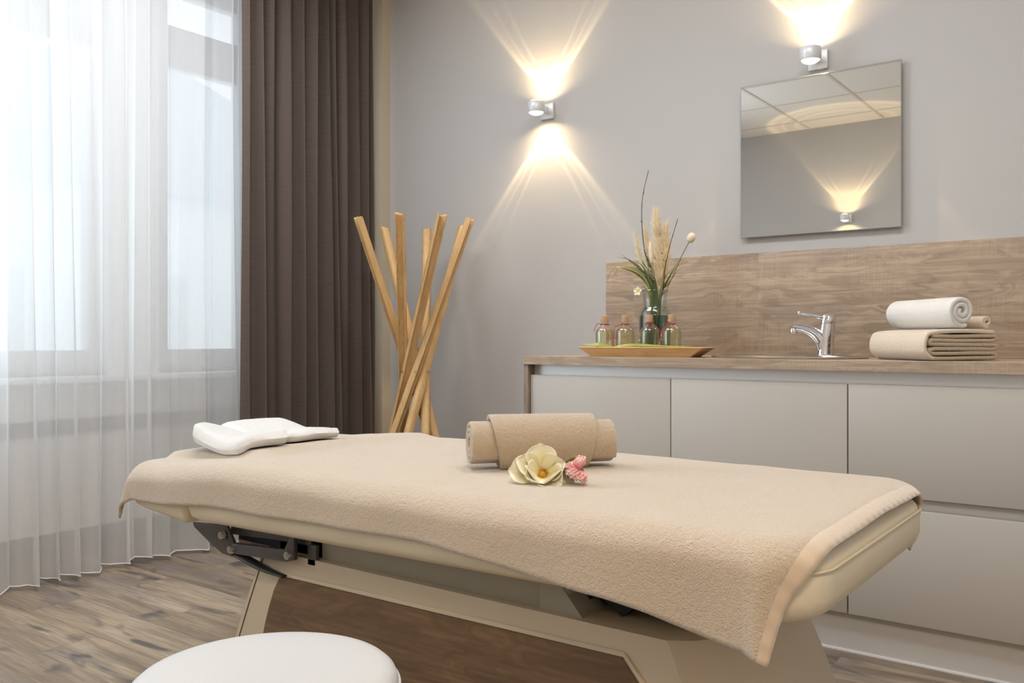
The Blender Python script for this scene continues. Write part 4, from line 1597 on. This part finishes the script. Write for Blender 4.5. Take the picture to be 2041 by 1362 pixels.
spray('long drooping green leaf with a curled tip, arching toward the drape', [[(-1.636, 1.137), (-1.685, 1.228), (-1.772, 1.256), (-1.814, 1.234), (-1.824, 1.195)],
      [(-1.636, 1.137), (-1.69, 1.215), (-1.765, 1.250), (-1.790, 1.243), (-1.797, 1.225)]], M['leaf2'], 0.011, -0.02)
spray('fan of dark green leaves spreading toward the drape side of the vase', [[(-1.636, 1.137), (-1.67, 1.222), (-1.738, 1.281), (-1.805, 1.3)], [(-1.632, 1.136), (-1.659, 1.217), (-1.722, 1.27), (-1.772, 1.309)],
      [(-1.628, 1.136), (-1.647, 1.216), (-1.692, 1.278), (-1.719, 1.304)], [(-1.63, 1.136), (-1.65, 1.20), (-1.70, 1.245), (-1.735, 1.255)], [(-1.64, 1.137), (-1.665, 1.19), (-1.70, 1.215), (-1.725, 1.218)]], M['leaf'], 0.013, 0.0)
spray('upright dark green leaves in the centre of the vase', [[(-1.619, 1.136), (-1.636, 1.216), (-1.655, 1.276), (-1.663, 1.30)], [(-1.615, 1.136), (-1.625, 1.20), (-1.635, 1.26), (-1.638, 1.285)],
      [(-1.61, 1.136), (-1.612, 1.19), (-1.618, 1.245)], [(-1.625, 1.136), (-1.645, 1.205), (-1.672, 1.255), (-1.69, 1.27)]], M['leaf'], 0.013, -0.01)
spray('green leaves fanning out toward the mirror side of the vase', [[(-1.597, 1.135), (-1.571, 1.193), (-1.528, 1.26), (-1.482, 1.282)], [(-1.597, 1.135), (-1.575, 1.184), (-1.539, 1.241), (-1.49, 1.267)],
      [(-1.597, 1.135), (-1.579, 1.194), (-1.549, 1.231), (-1.511, 1.253)], [(-1.60, 1.135), (-1.572, 1.175), (-1.535, 1.225), (-1.50, 1.25)]], M['leaf2'], 0.011, 0.0)

of = thing('yellow_orchid', 'small pale yellow blossom hanging over the vase rim', 'flower', (-1.668, VY - 0.055, 1.152))
for k, a in enumerate((20, 92, 160, 235, 305)):
    o = petal_obj('petal', dict(L=0.020, Wd=0.015, cup=0.3, base=(0, 0, 0), az=R(a), el=R(15), curl=0.1, n=6, ruff=0.001, seed=k), M['petal'], of, 0.0006)
    o.data.transform(Matrix.Rotation(R(80), 4, 'X'))
obj('flower_stem', tube(spline([(0, 0.004, 0), (0.008, 0.012, 0.015), (0.018, 0.012, 0.02), (0.030, 0.04, -0.02), (0.04, 0.05, -0.12)], 14), 0.0013, 6), M['leaf2'], of, True)

# ------------------------------------------------------------------ stool in the foreground
root = thing('stool', 'round white upholstered stool in front of the massage table', 'stool', (-1.020, 0.780, 0))
zt = 0.500
sp_ = [(0.150, zt - 0.072), (0.176, zt - 0.070), (0.184, zt - 0.062), (0.1855, zt - 0.045), (0.1865, zt - 0.030), (0.186, zt - 0.022), (0.182, zt - 0.012), (0.174, zt - 0.005), (0.160, zt - 0.0012), (0.12, zt + 0.0005), (0.06, zt - 0.0005), (0.004, zt - 0.001)]
seat = obj('seat', lathe(sp_, 0, 0, 96), M['stool'], root, True, 60)
obj('piping', tube([(0.1868 * math.cos(a * PI / 64), 0.1868 * math.sin(a * PI / 64), zt - 0.027) for a in range(129)], 0.0028, 8), M['stool'], seat, True)
obj('seat_plate', lathe([(0.145, zt - 0.082), (0.15, zt - 0.0725)], 0, 0, 48), M['black'], root)
obj('gas_column', lathe([(0.025, 0.09), (0.025, 0.28), (0.014, 0.285), (0.014, zt - 0.08)], 0, 0, 24), M['chrome'], root, True, 40)
for k in range(5):
    a = 2 * PI * k / 5 + 0.3
    bm = bmesh.new()
    bm_tube(bm, [(0.0, 0, 0.10), (0.12 * math.cos(a), 0.12 * math.sin(a), 0.085), (0.24 * math.cos(a), 0.24 * math.sin(a), 0.065)], [0.022, 0.018, 0.014], 10)
    lg = obj('leg', bm, M['chrome'], root, True)
    bm = bmesh.new()
    bmesh.ops.create_cone(bm, cap_ends=True, segments=24, radius1=0.025, radius2=0.025, depth=0.02, matrix=Matrix.Translation((0.24 * math.cos(a), 0.24 * math.sin(a), 0.025)) @ Matrix.Rotation(a + PI / 2, 4, 'Z') @ Matrix.Rotation(R(90), 4, 'Y'))
    bm_tube(bm, [(0.24 * math.cos(a), 0.24 * math.sin(a), 0.03), (0.24 * math.cos(a), 0.24 * math.sin(a), 0.06)], 0.006, 8)
    obj('caster', bm, M['black'], lg, True)
